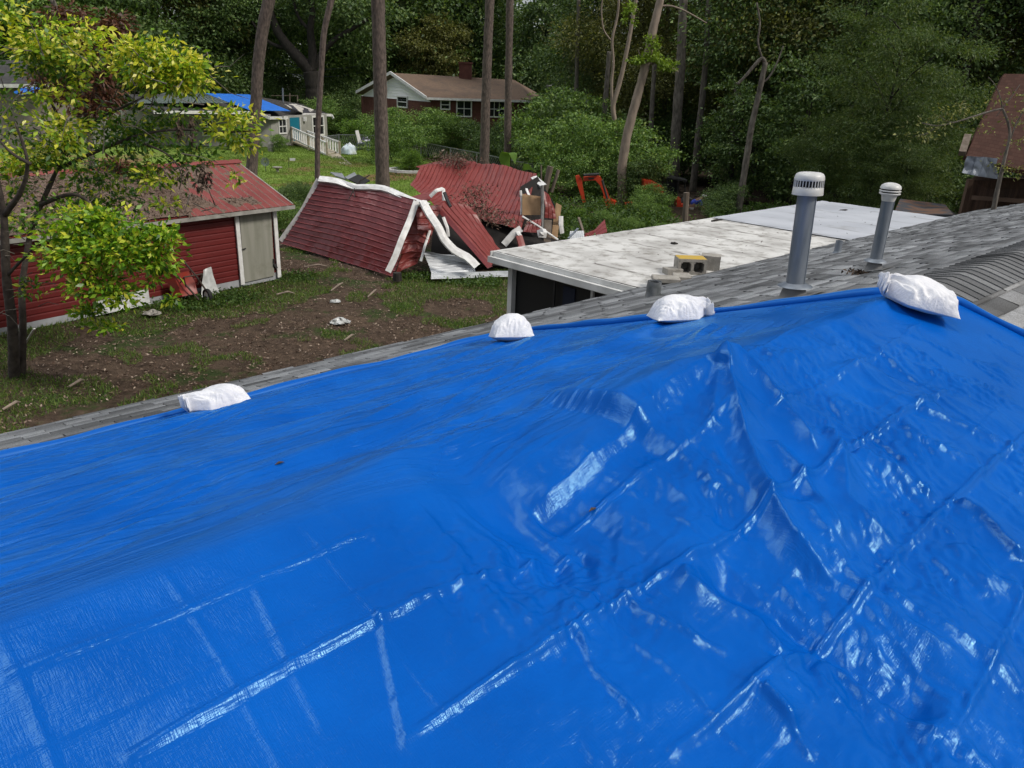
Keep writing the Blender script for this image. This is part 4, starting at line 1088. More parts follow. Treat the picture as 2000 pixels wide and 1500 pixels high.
# debris of leaves on the humped roof
rg = np.random.default_rng(31)
p = []
for (px, py, y, n, sx, sz) in ((925, 395, 24.1, 500, .45, .40), (950, 420, 23.8, 260, .5, .18), (885, 316, 28.3, 500, .65, .16), (900, 330, 28.2, 120, .2, .3), (985, 437, 23.5, 200, .55, .1)):
    c = AT(px, py, y); q = c + rg.normal(size=(n, 3)) * np.array([sx * .6, .22, sz * .6]); q[:, 1] -= (q[:, 2] - c[2]) * -.9; p.append(q + np.array([0, -.05, .08]))
V, F = leaf_quads(np.concatenate(p), .13, rg, aspect=.22); tag(mesh_np('pine_straw', V, F, M_strawleaf), 'clumps of pine straw caught on the wrecked red roof', 'pine straw', kind='stuff')

# loose pieces around the wreck
M_whsheet = M('white_ribbed_metal', (.66, .68, .70), (.52, .54, .56), rough=.4, scale=3, metal=.1)
b = MB(); b.grid(sheet([G(828, 494, .42), G(835, 515, .22), G(846, 543, .03)], [AT(905, 495, 21.9), G(925, 515, .15), G(930, 541, .02)], 9, 'A', .03, .05, 71, nB=20)); tag(b.build('metal_sheet', M_whsheet), 'white ribbed metal sheet lying in front of the wrecked red shed', 'metal sheet')
b = MB(); b.grid(sheet([G(842, 536, .12), G(842, 548, .02)], [G(1010, 530, .15), G(1015, 541, .02)], 4, 'A', .03, .02, 73, nB=24)); tag(b.build('metal_sheet', M_whsheet), 'long narrow white metal strip flat on the grass before the wrecked shed', 'metal sheet')
b = MB(); b.grid(sheet([G(1000, 500, .5), G(1005, 525, .05)], [G(1040, 500, .5), G(1040, 540, .02)], 4, 'A', .03, .06, 75, nB=10)); tag(b.build('metal_sheet', M_redwreck2), 'red metal scrap sticking out under the corner of the white flat roof', 'metal sheet')
b = MB(); b.grid(sheet([AT(1140, 455, 25.5), AT(1160, 448, 26), AT(1181, 427, 26.5)], [AT(1142, 462, 25.2), AT(1165, 460, 25.6), AT(1187, 452, 26)], 3, 'B', .02, .03, 77, nA=16)); tag(b.build('metal_sheet', M_redwreck), 'curled red metal sheet in the weeds beyond the white flat roof', 'metal sheet')
b = MB(); b.grid(sheet([AT(1113, 451, 24.2), AT(1140, 450, 24.2)], [AT(1112, 466, 23.9), AT(1142, 466, 23.9)], 7, 'A', .03, .01, 78, nB=8)); tag(b.build('metal_sheet', M_whsheet), 'short silver ribbed sheet standing just behind the white flat roof edge', 'metal sheet')
b = MB(); b.bar(AT(1110, 466, 23.5), AT(1129, 446, 24), .06, .03); tag(b.build('metal_strip', M_galv), 'thin grey metal strip leaning in front of the silver ribbed sheet', 'strip')
b = MB(); b.bar(AT(1130, 425, 25.5), AT(1141, 458, 25), .07, .05); tag(b.build('grey_stake', M_wood), 'leaning grey stake behind the silver ribbed sheet', 'stake')
b = MB()
for q in ([(655, 343, 25.5), (645, 336, 26), (668, 338, 26), (676, 350, 25.2)], [(673, 346, 25.2), (692, 336, 25.6), (700, 345, 25.2), (684, 352, 24.9)]): b.slab([AT(*k) for k in q], .03)
b.build('roofing_scrap', M('grey_roofing', (.16, .17, .18), (.24, .25, .27), rough=.5, scale=5), wr)
b = MB(); b.slab([AT(680, 350, 24.9), AT(700, 340, 25.2), AT(722, 352, 24.6), AT(705, 362, 24.3)], .03); b.build('shingle_scrap', M_felt, wr)
b = MB(); b.tube([AT(722, 342, 24.5), AT(705, 352, 24.2), AT(690, 372, 23.8), AT(679, 393, 23.5)], [.015, .03, .02, .01], 6); b.tube([AT(690, 372, 23.8), AT(693, 385, 23.6)], .012, 5); tag(b.build('fallen_branch', M_bark3), 'bare branch lying over the white edge of the wrecked red wall', 'branch')
b = MB(); b.tube([G(776, 548), G(776, 548) + ZD * .22], [.13, .11], 10); tag(b.build('tree_stump', M_bark3), 'dark stump in front of the lower corner of the wrecked red wall', 'stump')
for p0, p1, lab in (((594, 521), (640, 520), 'fallen stick on the mound by the shed door'), ((540, 575), (575, 573), 'bent stick on bare soil right of the shed door'), ((646, 568), (670, 552), 'thin stick in front of the wrecked red wall'), ((718, 580), (735, 565), 'short stick left of the grass patch below the wreck'), ((1002, 592), (1022, 596), 'short stick on the soil left of the porch'), ((672, 665), (692, 654), 'twig on the bare soil below the white litter'), ((135, 755), (165, 742), 'pale stick at the edge of the shingle eave'), ((5, 800), (40, 785), 'curved pale stick in the grass at the left frame edge')):
    a, c = G(*p0, .05), G(*p1, .05); b = MB(); b.tube([a, (a + c) / 2 + np.array([.05, .05, .05]), c], [.018, .025, .010], 6); tag(b.build('stick', M_pale), lab, 'stick', 'sticks on the bare yard')
for px, py, s_, lab in ((655, 590, .10, 'small translucent plastic scrap on the soil below the wreck'), (665, 631, .19, 'crumpled white plastic bag on the soil below the wreck'), (297, 614, .16, 'pale stone lying at the foot of the red shed')):
    rg = np.random.default_rng(px); n = 14
    c = G(px, py, .0); t, q = np.meshgrid(np.linspace(0, 2 * np.pi, n), np.linspace(0, 1, 7)); rr = s_ * (.6 + .5 * rg.random((7, n))) * np.sin(q * 1.7 + .15); rr[:, -1] = rr[:, 0]
    zz = s_ * .45 * np.cos(q * 1.5) * (.5 + rg.random((7, n))); zz[:, -1] = zz[:, 0]
    b = MB(); b.grid(np.stack([c[0] + 1.4 * rr * np.cos(t), c[1] + rr * np.sin(t), c[2] + np.maximum(zz, .0)], -1)); tag(b.build('litter_bag' if px != 297 else 'stone', M_sheet if px != 297 else M_conc), lab, 'litter' if px != 297 else 'stone')

# ------------------------------------------------------------------ neighbouring houses
def poly(pts, t, nrm=None): return MB().slab([AT(*q) for q in pts], t, nrm)


M_gwall = M('grey_block_wall', (.30, .295, .27), (.25, .245, .225), rough=.85, scale=2, bump=.1)
M_droof = M('dark_shingle', (.022, .021, .021), (.045, .043, .042), rough=.9, scale=3, stretch=(1, 1, 3))
gh = empty('grey_house', AT(520, 288, 62), 'low grey block house with a bright blue tarp on its roof and a teal door', 'house')
K0 = AT(532, 288, 60)[:2]; KR = AT(640, 268, 67.5)[:2]; KL = AT(-60, 300, 55)[:2]


def wallpt(A_, B_, t, z, off=0.):
    d = B_ - A_; n = np.array([d[1], -d[0]]) / np.linalg.norm(d); n = n if n[1] < 0 else -n
    q = A_ + d * t + n * off; return np.array([q[0], q[1], z])


b = MB(); dw = KR - K0; b.slab([wallpt(K0, KR, 0, 0), wallpt(K0, KR, 1, 0), wallpt(K0, KR, 1, 2.15), wallpt(K0, KR, 0, 2.15)], .2, (.9, -.4, 0)); b.build('wall', M_gwall, gh)
b = MB(); b.slab([wallpt(KL, K0, 0, 0), wallpt(KL, K0, .999, 0), wallpt(KL, K0, .999, 2.3), wallpt(KL, K0, 0, 2.3)], .2, (0, -1, 0)); b.build('wall', M_gwall, gh)
M_blue2 = M('blue_roof_tarp', (.012, .13, .52), (.02, .16, .6), rough=.5, scale=2)
M_teal = M('teal_door', (.006, .14, .21), rough=.5)
M_green = M('grey_green_metal', (.085, .11, .105), (.11, .14, .13), rough=.5, scale=3)


def win(px0, px1, py0, py1, A_, B_, parent, bars=1, mat=M_trim, mid=True, fr=.09):
    """a window in the vertical wall through A_, B_; picture columns give its place along the wall"""
    def hit(px, py):
        r = ray(px, py); d = B_ - A_; n = np.array([d[1], -d[0]]); t = (A_ @ n) / (r[:2] @ n); return r * t + np.array([0, 0, EYE])
    p0, p1 = hit(px0, py1), hit(px1, py1); zt = hit((px0 + px1) / 2, py0)[2]; zb = hit((px0 + px1) / 2, py1)[2]
    d = p1 - p0; d[2] = 0; l = np.linalg.norm(d); d /= l; n = np.array([d[1], -d[0], 0]); n = n if n[1] < 0 else -n
    c = (p0 + p1) / 2; c[2] = (zt + zb) / 2; H_ = zt - zb
    b = MB()
    for s_ in (-1, 1): b.frame(c + d * s_ * (l / 2 + fr / 2) + n * .04, d * fr / 2, n * .05, ZD * (H_ / 2 + fr)); b.frame(c + ZD * s_ * (H_ / 2 + fr / 2) + n * .038, d * (l / 2 - .001), n * .05, ZD * fr / 2)
    if mid: b.frame(c + n * .04, d * l / 2, n * .03, ZD * .03)
    for k in range(bars): b.frame(c + d * l * ((k + 1) / (bars + 1) - .5) + n * .042, d * .022, n * .03, ZD * H_ / 2)
    f_ = b.build('window', mat, parent)
    b = MB(); b.frame(c + n * .015, d * l / 2, n * .01, ZD * H_ / 2); b.build('pane', M_glass, f_)
    return f_


win(545, 558, 234, 259, K0, KR, gh, 1)
win(611, 631, 229, 262, K0, KR, gh, 1, fr=.14)
win(398, 416, 233, 263, KL, K0, gh, 1)
win(497, 506, 233, 257, KL, K0, gh, 0)
tD = .36
b = MB(); b.slab([wallpt(K0, KR, .315, .12, .03), wallpt(K0, KR, .475, .12, .03), wallpt(K0, KR, .475, 2.0, .03), wallpt(K0, KR, .315, 2.0, .03)], .05, (.9, -.4, 0)); d_ = b.build('door', M_teal, gh)
b = MB(); b.bar(wallpt(K0, KR, .485, .12, .06), wallpt(K0, KR, .485, 2.05, .06), .12, .06, up=(1, 0, 0)); b.build('door_frame', M_trim, gh)
b = MB(); b.box(wallpt(K0, KR, .56, 1.85, .12), .22, .22, .32); b.build('porch_lamp', M_trim, gh)
# roof planes
b = poly([(300, 221, 54.5), (506, 222, 59.2), (527, 231, 59.2), (592, 230, 65.5), (590, 223, 66), (650, 226, 68.5), (600, 205, 72), (487, 186, 66), (397, 184, 64), (250, 184, 60)], .12, (0, 0, 1)); b.build('roof', M_droof, gh)
b = MB(); P_ = [AT(398, 183.5, 63.8), AT(487, 186, 65.8), AT(567, 218, 61), AT(507, 217, 59.6), AT(486, 216, 59)]
b.slab([q + ZD * .06 for q in P_], .03, (0, 0, 1)); b.build('roof_tarp', M_blue2, gh)
b = MB(); b.grid(sheet([AT(250, 205, 56.6), AT(345, 204.5, 57.3), AT(447, 204, 58.6)], [AT(330, 183, 63.6), AT(365, 183.3, 63.8), AT(396, 184, 64.2)], 22, 'A', .05, 0, 3, nB=4) + ZD * .10); b.build('roof_metal', M_green, gh)
b = MB()
for q0, q1 in (((300, 219, 54.3), (506, 220, 59)), ((507, 221, 59), (527, 231, 58.9)), ((527, 230.5, 58.9), (592, 229.5, 65.3)), ((590, 223, 65.4), (648, 225, 68.3)), ((648, 225, 68.3), (651, 232, 68.2))):
    b.bar(AT(*q0), AT(*q1), .06, .20)
b.build('fascia', M_trim, gh)
b = poly([(556, 206, 64), (566, 213, 63), (592, 223, 65.4), (610, 221.5, 66.5), (613, 217, 67), (580, 206, 67)], .03, (0, 0, 1)); o = b.build('bare_roof_patch', M('torn_felt', (.46, .44, .40), (.03, .03, .04), rough=.8, scale=.9, lo=.47, hi=.50), gh); o.location.z += .12
b = MB(); b.tube([AT(553, 200, 66), AT(552, 172, 66)], .07, 8); b.build('mast', M_galv, gh)
b = MB(); b.tube([AT(566, 200, 72), AT(566, 182, 72)], .05, 6); b.tube([AT(581, 200, 72), AT(581, 186, 72)], .05, 6); b.tube([AT(530, 187, 72), AT(582, 187, 72)], .03, 6); b.build('back_rail', M_wood, gh)
# ramp
rp_ = empty('ramp', AT(640, 305, 56), 'pale wooden ramp with white picket railings leading to the teal door', 'ramp')
M_ramp = M('pale_planks', (.38, .33, .25), (.30, .26, .19), rough=.8, scale=4)
D0, D1, D2, D3 = AT(571, 276, 62.5), AT(640, 303, 55.5), AT(688, 321, 50.6), AT(668, 321, 50.4)
Df, Dg = AT(648, 284, 60), AT(600, 272, 64)
b = MB(); b.slab([D0, D1, AT(657, 296, 56.4), Dg], .12, (0, 0, 1)); b.slab([D1, D3, D2, AT(660, 299, 56)], .10, (0, 0, 1)); b.build('deck', M_ramp, rp_)


def railing(p0, p1, h, n, name):
    b = MB(); up = ZD * h
    b.bar(p0 + up, p1 + up, .10, .09); b.bar(p0 + ZD * .16, p1 + ZD * .16, .06, .09)
    for k in range(n):
        q = p0 + (p1 - p0) * (k + .5) / n; b.bar(q + ZD * .05, q + up, .10, .05, up=(p1 - p0))
    o = b.build(name, M_trim, rp_)
    for t_ in (0, .5, 1): q = p0 + (p1 - p0) * t_; MB().box(q + ZD * (h / 2 - .3), .14, .14, h + .7).build('railing_post', M_ramp, rp_)


railing(AT(571, 274, 62.4), AT(639, 307, 55.4), .95, 15, 'railing'); railing(AT(601, 281, 63.0), AT(664, 305, 56.2), .95, 13, 'railing')

# brick house
M_brick = M('red_brick', (.085, .028, .021), (.12, .044, .032), rough=.9, scale=3, bump=.3, bscale=40)
M_broof = M('brown_shingle_roof', (.105, .068, .045), (.145, .095, .062), rough=.95, scale=6, stretch=(1, 1, 5), c3=(.08, .055, .04), s3=.8)
bh = empty('brick_house', AT(870, 240, 66), 'red brick house with a brown gabled roof, white gable and chimney', 'house')
C_, L_, R_, A_, E_ = AT(832, 191, 62), AT(695, 180, 71.7), AT(1040, 197, 63.7), AT(762, 142, 66.9), AT(1004, 156, 69)
b = MB(); back = A_ + (A_ - C_) * 1.0; back[2] = C_[2]
b.slab([C_, R_, E_, A_], .14, (0, 0, 1)); b.slab([A_, E_, E_ + (E_ - R_) * np.array([1, 1, -1]) , L_], .14, (0, 0, 1)); b.slab([R_, R_ + np.array([1.5, 9, 0]), E_], .14, (0, 0, 1)); b.build('roof', M_broof, bh)
fw = np.array([.1, -.25, 0])
gi = lambda P_: P_ + np.array([.35, .45, -.1])
Ci, Li, Ai, Ri = gi(C_), gi(L_), gi(A_), gi(R_) + np.array([-.9, 0, 0])
gC, gL, gR = Ci * [1, 1, 0], Li * [1, 1, 0], Ri * [1, 1, 0]
b = MB(); b.slab([gL, gC, Ci - ZD * .2, Li - ZD * .2], .2, (-.8, -.6, 0)); b.slab([gC, gR, Ri, Ci], .2, (0, -1, 0)); b.build('wall', M_brick, bh)
b = MB(); b.grid(sheet([Li - ZD * .2, Ci - ZD * .2], [Ai - ZD * .05, Ai - ZD * .04], 8, 'B', .03, 0, nA=3)); b.build('gable', M('gable_paint', (.88, .88, .87), rough=.5), bh)
b = MB(); b.bar(L_ + fw * .3, A_ + fw * .3, .08, .22); b.bar(A_ + fw * .3, C_ + fw * .3, .08, .22); b.bar(C_ + fw * .3 - ZD * .05, R_ + fw * .3 - ZD * .05, .08, .16); b.build('fascia', M_trim, bh)
win(778, 796, 190, 208, Li[:2], Ci[:2], bh, 0, M_white, True); win(1058 - 165, 1082 - 163, 198, 226, Ci[:2], Ri[:2], bh, 1, M_white); win(955, 984, 199, 227, Ci[:2], Ri[:2], bh, 2, M_white); win(862, 877, 197, 212, Ci[:2], Ri[:2], bh, 0, M_white)
b = MB(); cb = AT(909, 152, 68); b.box(cb + ZD * .35, 1.0, .7, 1.6); b.box(cb + ZD * 1.12, 1.12, .82, .14); b.build('chimney', M_brick, bh)

# further houses glimpsed between the trees
h2 = empty('white_house', AT(1015, 165, 90), 'small white gabled house far behind the right end of the brick house', 'house')
b = MB(); b.slab([AT(998, 139, 90), AT(1016, 133, 90), AT(1028, 141, 90), AT(1028, 262, 90), AT(998, 262, 90)], 4, (0, -1, 0)); b.build('wall', M_white, h2)
b = MB(); b.slab([AT(994, 141, 89.5), AT(1015, 131, 89.5), AT(1015, 128, 96), AT(990, 138, 96)], .2, (0, 0, 1)); b.slab([AT(1015, 131, 89.5), AT(1032, 142, 89.5), AT(1036, 138, 96), AT(1015, 128, 96)], .2, (0, 0, 1)); b.build('roof', M_droof, h2)
h3 = empty('dark_house', AT(1120, 190, 75), 'dark house with a bright white gutter behind the shrubs', 'house')
b = MB(); b.slab([AT(1070, 172, 76), AT(1175, 168, 76), AT(1175, 278, 76), AT(1070, 278, 76)], 4, (0, -1, 0)); b.build('wall', M('brown_wall', (.05, .045, .04), rough=.9), h3)
b = MB(); b.bar(AT(1072, 168, 75.5), AT(1128, 163, 75.5), .15, .16); b.bar(AT(1150, 163, 75.5), AT(1173, 162, 75.5), .12, .12); b.build('gutter', M_trim, h3)
win(1150, 1162, 180, 196, AT(1070, 180, 75.9)[:2], AT(1175, 180, 75.9)[:2], h3, 0)
b = MB(); b.slab([AT(1065, 169, 75.2), AT(1180, 163, 75.2), AT(1170, 150, 80), AT(1075, 155, 80)], .15, (0, 0, 1)); b.build('roof', M_droof, h3)
h4 = empty('distant_house', AT(520, 128, 100), 'far pale house with a grey metal roof above the dark hedge', 'house')
b = MB(); b.slab([AT(510, 122, 100), AT(545, 121, 100), AT(545, 232, 100), AT(510, 232, 100)], 4, (0, -1, 0)); b.build('wall', M_white, h4)
b = MB(); b.grid(sheet([AT(508, 131, 98), AT(545, 130, 98)], [AT(512, 119, 103), AT(543, 119, 103)], 10, 'A', .05, 0, nB=3)); b.build('roof', M('pale_metal_roof', (.36, .39, .42), rough=.5), h4)
h5 = empty('left_house', AT(20, 200, 52), 'low house with a white eave and a blue roof tarp behind the yellow green tree', 'house')
b = MB(); b.slab([AT(-120, 172, 52), AT(85, 172, 52), AT(85, 290, 52), AT(-120, 290, 52)], 5, (0, -1, 0)); b.build('wall', M('tan_wall', (.25, .22, .20), (.2, .17, .16), rough=.9, scale=2), h5)
b = MB(); b.slab([AT(-125, 166, 51.4), AT(95, 168, 51.4), AT(60, 118, 58), AT(-125, 116, 58)], .2, (0, 0, 1)); b.build('roof', M_droof, h5)
b = MB(); b.bar(AT(-125, 167, 51.3), AT(95, 168, 51.3), .1, .22); b.build('fascia', M_trim, h5)
b = MB(); b.slab([AT(25, 180, 51), AT(45, 171, 51.2), AT(82, 170, 51.2), AT(76, 178, 51), AT(40, 186, 51)], .04, (0, -.6, .8)); b.build('roof_tarp', M_blue2, h5)

# brown shingled cottage on the right, with its plastic patch
M_rshing = bpy.data.materials.new('red_brown_shingle'); M_rshing.use_nodes = True
def _rs():
    t = M_rshing.node_tree; N = t.nodes.new; K = t.links.new; b = t.nodes['Principled BSDF']; b.inputs['Roughness'].default_value = .95; b.inputs['Specular IOR Level'].default_value = .2
    uv = N('ShaderNodeUVMap'); br = N('ShaderNodeTexBrick'); br.inputs['Scale'].default_value = 1; br.inputs['Brick Width'].default_value = .30; br.inputs['Row Height'].default_value = .15
    br.inputs['Mortar Size'].default_value = .012; br.inputs['Color1'].default_value = (.090, .046, .034, 1); br.inputs['Color2'].default_value = (.062, .032, .024, 1); br.inputs['Mortar'].default_value = (.06, .026, .019, 1)
    K(uv.outputs[0], br.inputs['Vector']); K(br.outputs['Color'], b.inputs['Base Color'])
_rs()
bc = empty('brown_cottage', AT(1960, 420, 27), 'tall brown shingled cottage roof and plank wall at the right edge', 'house')
q = [AT(1886, 305, 25.5), AT(2080, 352, 22.0), AT(2110, 146, 26.5), AT(1961, 144, 28.6)]
me = mesh_np('roof', np.array(q + [k - np.array([0, -.15, .12]) for k in q]), [(0, 1, 2, 3), (7, 6, 5, 4), (0, 3, 7, 4), (0, 4, 5, 1)], M_rshing, bc, uv=np.array([(0, 0), (5.2, 0), (4.6, 4.4), (0.9, 4.4)] * 2))
b = MB(); b.slab([AT(1880, 422, 25.8), AT(1898, 352, 25.8), AT(1905, 345, 25.8), AT(2080, 352, 22.6), AT(2080, 440, 22.6)], .15, (-.3, -1, 0)); b.build('wall', M('brown_planks', (.035, .018, .011), (.07, .036, .022), rough=.9, scale=5, stretch=(3, 3, .12), bump=.5), bc)
b = MB(); b.bar(AT(1877, 423, 25.6), AT(1895, 350, 25.6), .16, .14); b.bar(AT(1961, 416, 24.9), AT(1965, 352, 24.9), .1, .1); b.bar(AT(1900, 386, 25.3), AT(2080, 398, 22.4), .1, .12); b.build('plank_trim', M('brown_trim', (.09, .055, .037), rough=.9), bc)
b = MB(); b.bar(AT(1879, 300, 25.6), AT(1890, 266, 26.3), .2, .16); b.build('rake_board', M_wood, bc)
M_plast = M('grey_plastic', (.15, .17, .205), (.20, .22, .25), rough=.22, scale=3, bump=.3, bscale=5)
b = MB(); b.grid(sheet([AT(1880, 306, 25.2), AT(1910, 308, 24.8), AT(1940, 312, 24.2)], [AT(1870, 338, 25.1), AT(1908, 347, 24.6), AT(1936, 352, 24.1)], 4, 'A', .03, .13, 91, nB=24, buckle=.05) + np.array([0, -.12, .05])); b.build('plastic_patch', M_plast, bc)
lr = empty('low_shed', AT(1800, 405, 24), 'low dark roofed shed covered in leaves behind the grey flat roof', 'shed')
b = MB(); b.slab([AT(1745, 418, 23), AT(1862, 419, 22.6), AT(1846, 399, 26), AT(1758, 388, 26)], .1, (0, 0, 1)); b.build('roof', M('leafy_dark_roof', (.03, .033, .04), (.10, .05, .028), rough=.9, scale=2.2, lo=.45, hi=.6), lr)
b = MB(); b.slab([AT(1845, 401, 25.8), AT(1880, 430, 22.8), AT(1845, 432, 22.8), AT(1750, 432, 23.3), AT(1755, 410, 24)], .1, (0, -1, 0)); b.build('wall', M_inside, lr)

# ------------------------------------------------------------------ yard bits around the grey house
M_link = M('galv_wire', (.30, .31, .32), rough=.4, metal=.6)
fn_ = empty('chain_link_fence', AT(820, 300, 57), 'grey chain link fence running along the lawn in front of the hedge', 'fence')
FP = [(640, 266, 288, 60), (662, 263, 288, 60), (722, 264, 292, 58.5), (772, 266, 290, 57.5), (822, 277, 303, 55), (880, 289, 309, 53), (931, 298, 318, 51), (985, 310, 328, 49), (1040, 321, 338, 47)]
b = MB()
for (a_, c_) in zip(FP[:-1], FP[1:]): b.bar(AT(a_[0], a_[1], a_[3]), AT(c_[0], c_[1], c_[3]), .055, .055)
b.build('top_rail', M_link, fn_)
for (x, y0, y1, d) in FP: MB().tube([AT(x, y0 - 1, d), AT(x, y1 + 2, d)], .05, 6).build('post', M_link, fn_)
b = MB()
for (a_, c_) in zip(FP[:-1], FP[1:]):
    t0, t1, u0, u1 = AT(a_[0], a_[1], a_[3]), AT(c_[0], c_[1], c_[3]), AT(a_[0], a_[2], a_[3]), AT(c_[0], c_[2], c_[3])
    for k in range(14):
        for s_ in (0, 1):
            f0, f1 = k / 14, (k + 2.2) / 14
            if f1 > 1: continue
            if s_: b.bar(t0 + (t1 - t0) * f0, u0 + (u1 - u0) * f1, .012, .012)
            else: b.bar(u0 + (u1 - u0) * f0, t0 + (t1 - t0) * f1, .012, .012)
b.build('mesh', M_link, fn_)
MB_ = MB
e = empty('patio_chair', AT(708, 294, 57), 'grey metal patio chair with a dark and white cloth on it', 'chair')
c = AT(708, 294, 57); b = MB(); 
for dx, dy in ((-.4, 0), (.35, .1), (-.3, .6), (.4, .6)): MB().tube([c + [dx, dy, 0], c + [dx * .9, dy, .45]], .03, 6).build('leg', M_galv, e)
MB().box(c + [0, .3, .46], .75, .7, .05).build('seat', M_galv, e); MB().frame(c + np.array([-.35, .45, .85]), (.05, .28, 0), (.02, -.004, .02), (-.10, .0, .45)).build('backrest', M_trim, e)
b = MB(); b.grid(sheet([c + [-.15, -.1, .5], c + [.5, 0, .5]], [c + [0, .5, .95], c + [.55, .55, .8]], 3, 'A', 0, .15, 3, nB=10)); b.build('cloth', M('patterned_cloth', (.03, .03, .05), (.5, .5, .55), scale=2.5, lo=.48, hi=.55), e)
rg = np.random.default_rng(6); c = AT(681, 298, 57); n = 30
t, q_ = np.meshgrid(np.linspace(0, 2 * np.pi, n), np.linspace(0, 1, 12)); rr = (.9 + .25 * pn(np.cos(t) * 2 + 5, q_ * 3 + np.sin(t), 4)) * np.cos(q_ * 1.45); zz = .85 * np.sin(q_ * 1.5) * (1 + .3 * pn(np.cos(t) * 2, np.sin(t) * 2 + q_, 8))
rr[:, -1] = rr[:, 0]; zz[:, -1] = zz[:, 0]
b = MB(); b.grid(np.stack([c[0] + .6 * rr * np.cos(t), c[1] + .45 * rr * np.sin(t), .75 * zz], -1)); tag(b.build('covered_bundle', M('pale_tarp', (.48, .58, .64), (.62, .66, .68), rough=.5, scale=2), None, True), 'pale blue white plastic draped over a bundle beside the patio chair', 'bundle')
e = empty('pinwheel', AT(517, 342, 45), 'white garden pinwheel on a thin pole in front of the grey house', 'pinwheel')
p0, p1 = AT(520, 348, 45), AT(518, 316, 45); MB().tube([p0, p1], .02, 6).build('pole', M_dark, e); b = MB()
for k in range(12): t = k * math.pi / 6; d = np.array([math.cos(t), -.15, math.sin(t)]); s_ = np.array([-math.sin(t), 0, math.cos(t)]); b.slab([p1 + d * .04, p1 + d * .22 + s_ * .05, p1 + d * .26, p1 + d * .20 - s_ * .04], .008, (0, -1, 0))
b.build('blades', M_galv, e)
e = empty('birdbath', AT(543, 345, 45), 'small stone birdbath on the bare patch of lawn', 'birdbath'); c = AT(543, 346, 45); b = MB(); b.lathe(c, [(.14, 0), (.08, .1), (.07, .4), (.12, .46), (.26, .52), (.28, .56), (.22, .53), (.001, .52)], 16); auto_smooth(b.build('basin', M_conc, e))
e = empty('garden_sign', AT(570, 345, 46), 'tall thin wire stake with a small white garden sign', 'sign'); MB().tube([AT(564, 345, 46), AT(564, 306, 46)], .012, 5).build('stake', M_dark, e)
b = MB(); b.slab([AT(566, 309, 46), AT(577, 309, 46), AT(576, 314, 46), AT(566, 314, 46)], .02, (0, -1, 0)); b.build('sign_panel', M_trim, e)
e = empty('solar_lamp', AT(774, 350, 46), 'small black solar lamp stuck in the lawn', 'garden lamp'); c = AT(774, 349, 46); MB().tube([c, c + ZD * .35], .02, 6).build('stem', M_dark, e); b = MB(); b.lathe(c + ZD * .3, [(.06, 0), (.08, .12), (.14, .14), (.13, .18), (.001, .2)], 12); b.build('lamp_head', M_dark, e)
c = AT(797, 334, 46.5); b = MB(); rng_pts = [c + np.array([1.15 * math.cos(t), .95 * math.sin(t), .05]) for t in np.linspace(0, 2 * math.pi, 33)]
for a_, c_ in zip(rng_pts[:-1], rng_pts[1:]): b.bar(a_, c_, .16, .14)
tag(b.build('bed_edging', M_trim), 'ring of white edging stones round the flower bed on the lawn', 'edging')
c = AT(530, 297, 57); b = MB(); b.lathe(c, [(.22, 0), (.24, .3), (.2, .55), (.1, .7), (.001, .72)], 10); tag(b.build('grey_stone', M_conc), 'grey rounded stone by the corner of the grey house', 'stone')
for q0, q1, lab in (((560, 128, 80), (735, 120, 80), 'upper utility wire passing behind the tall pines'), ((560, 143, 80), (735, 134, 80), 'lower utility wire passing behind the tall pines')):
    a_, c_ = AT(*q0), AT(*q1); b = MB(); b.tube([a_ + (c_ - a_) * t + ZD * (-.5 * 4 * t * (1 - t)) for t in np.linspace(0, 1, 9)], .03, 5); tag(b.build('utility_wire', M_galv), lab, 'wire')
e = empty('power_pole', AT(1018, 170, 84), 'dark utility pole standing before the far white house', 'pole'); MB().tube([AT(1018, 175, 84), AT(1019, 60, 84)], .13, 8).build('pole', M_bark3, e)
for (p0, p1, lab, r) in (((1063, 378, 28), (1075, 325, 28), 'thick dark fence post behind the wrecked shed, vertical', .11), ((1077, 375, 28), (1091, 332, 28), 'slanted dark fence post beside the thick one behind the wreck', .06), ((1057, 370, 29), (1057, 323, 29), 'thin grey metal stake behind the wrecked shed', .03)):
    b = MB(); b.tube([AT(*p0), AT(*p1)], r, 8); tag(b.build('fence_post', M_wood), lab, 'post')
b = MB(); b.tube([AT(1337, 450, 27), AT(1341, 376, 27)], .10, 8); tag(b.build('fence_post', M_wood), 'grey wooden post in front of the bending person', 'post')

# ------------------------------------------------------------------ vegetation
LM_dark = leafmat('dark_green_leaves', [(0, (.0399, .0761, .0254)), (.5, (.0816, .1450, .0435)), (.88, (.1540, .2356, .0725)), (1, (.2538, .3263, .1269))], transl=.3, rough=.5)
LM_mid = leafmat('green_leaves', [(0, (.0616, .1232, .0290)), (.5, (.1269, .2265, .0507)), (.88, (.2175, .3444, .0870)), (1, (.3444, .4350, .1269))], transl=.3, rough=.5)
LM_olive = leafmat('olive_leaves', [(0, (.0816, .0906, .0290)), (.5, (.1359, .1486, .0453)), (.92, (.2538, .2719, .0816)), (1, (.3987, .3625, .1269))], transl=.3)
LM_fine = leafmat('feathery_leaves', [(0, (.0405, .0764, .0198)), (.5, (.0764, .1303, .0360)), (.9, (.1259, .1798, .0539)), (1, (.1978, .2337, .0809))], transl=.35)
LM_bright = leafmat('fresh_leaves', [(0, (.06, .12, .02)), (.5, (.11, .21, .03)), (1, (.20, .32, .06))], transl=.4)
LM_lime = leafmat('sprout_leaves', [(0, (.12, .20, .02)), (1, (.26, .38, .05))], transl=.4)
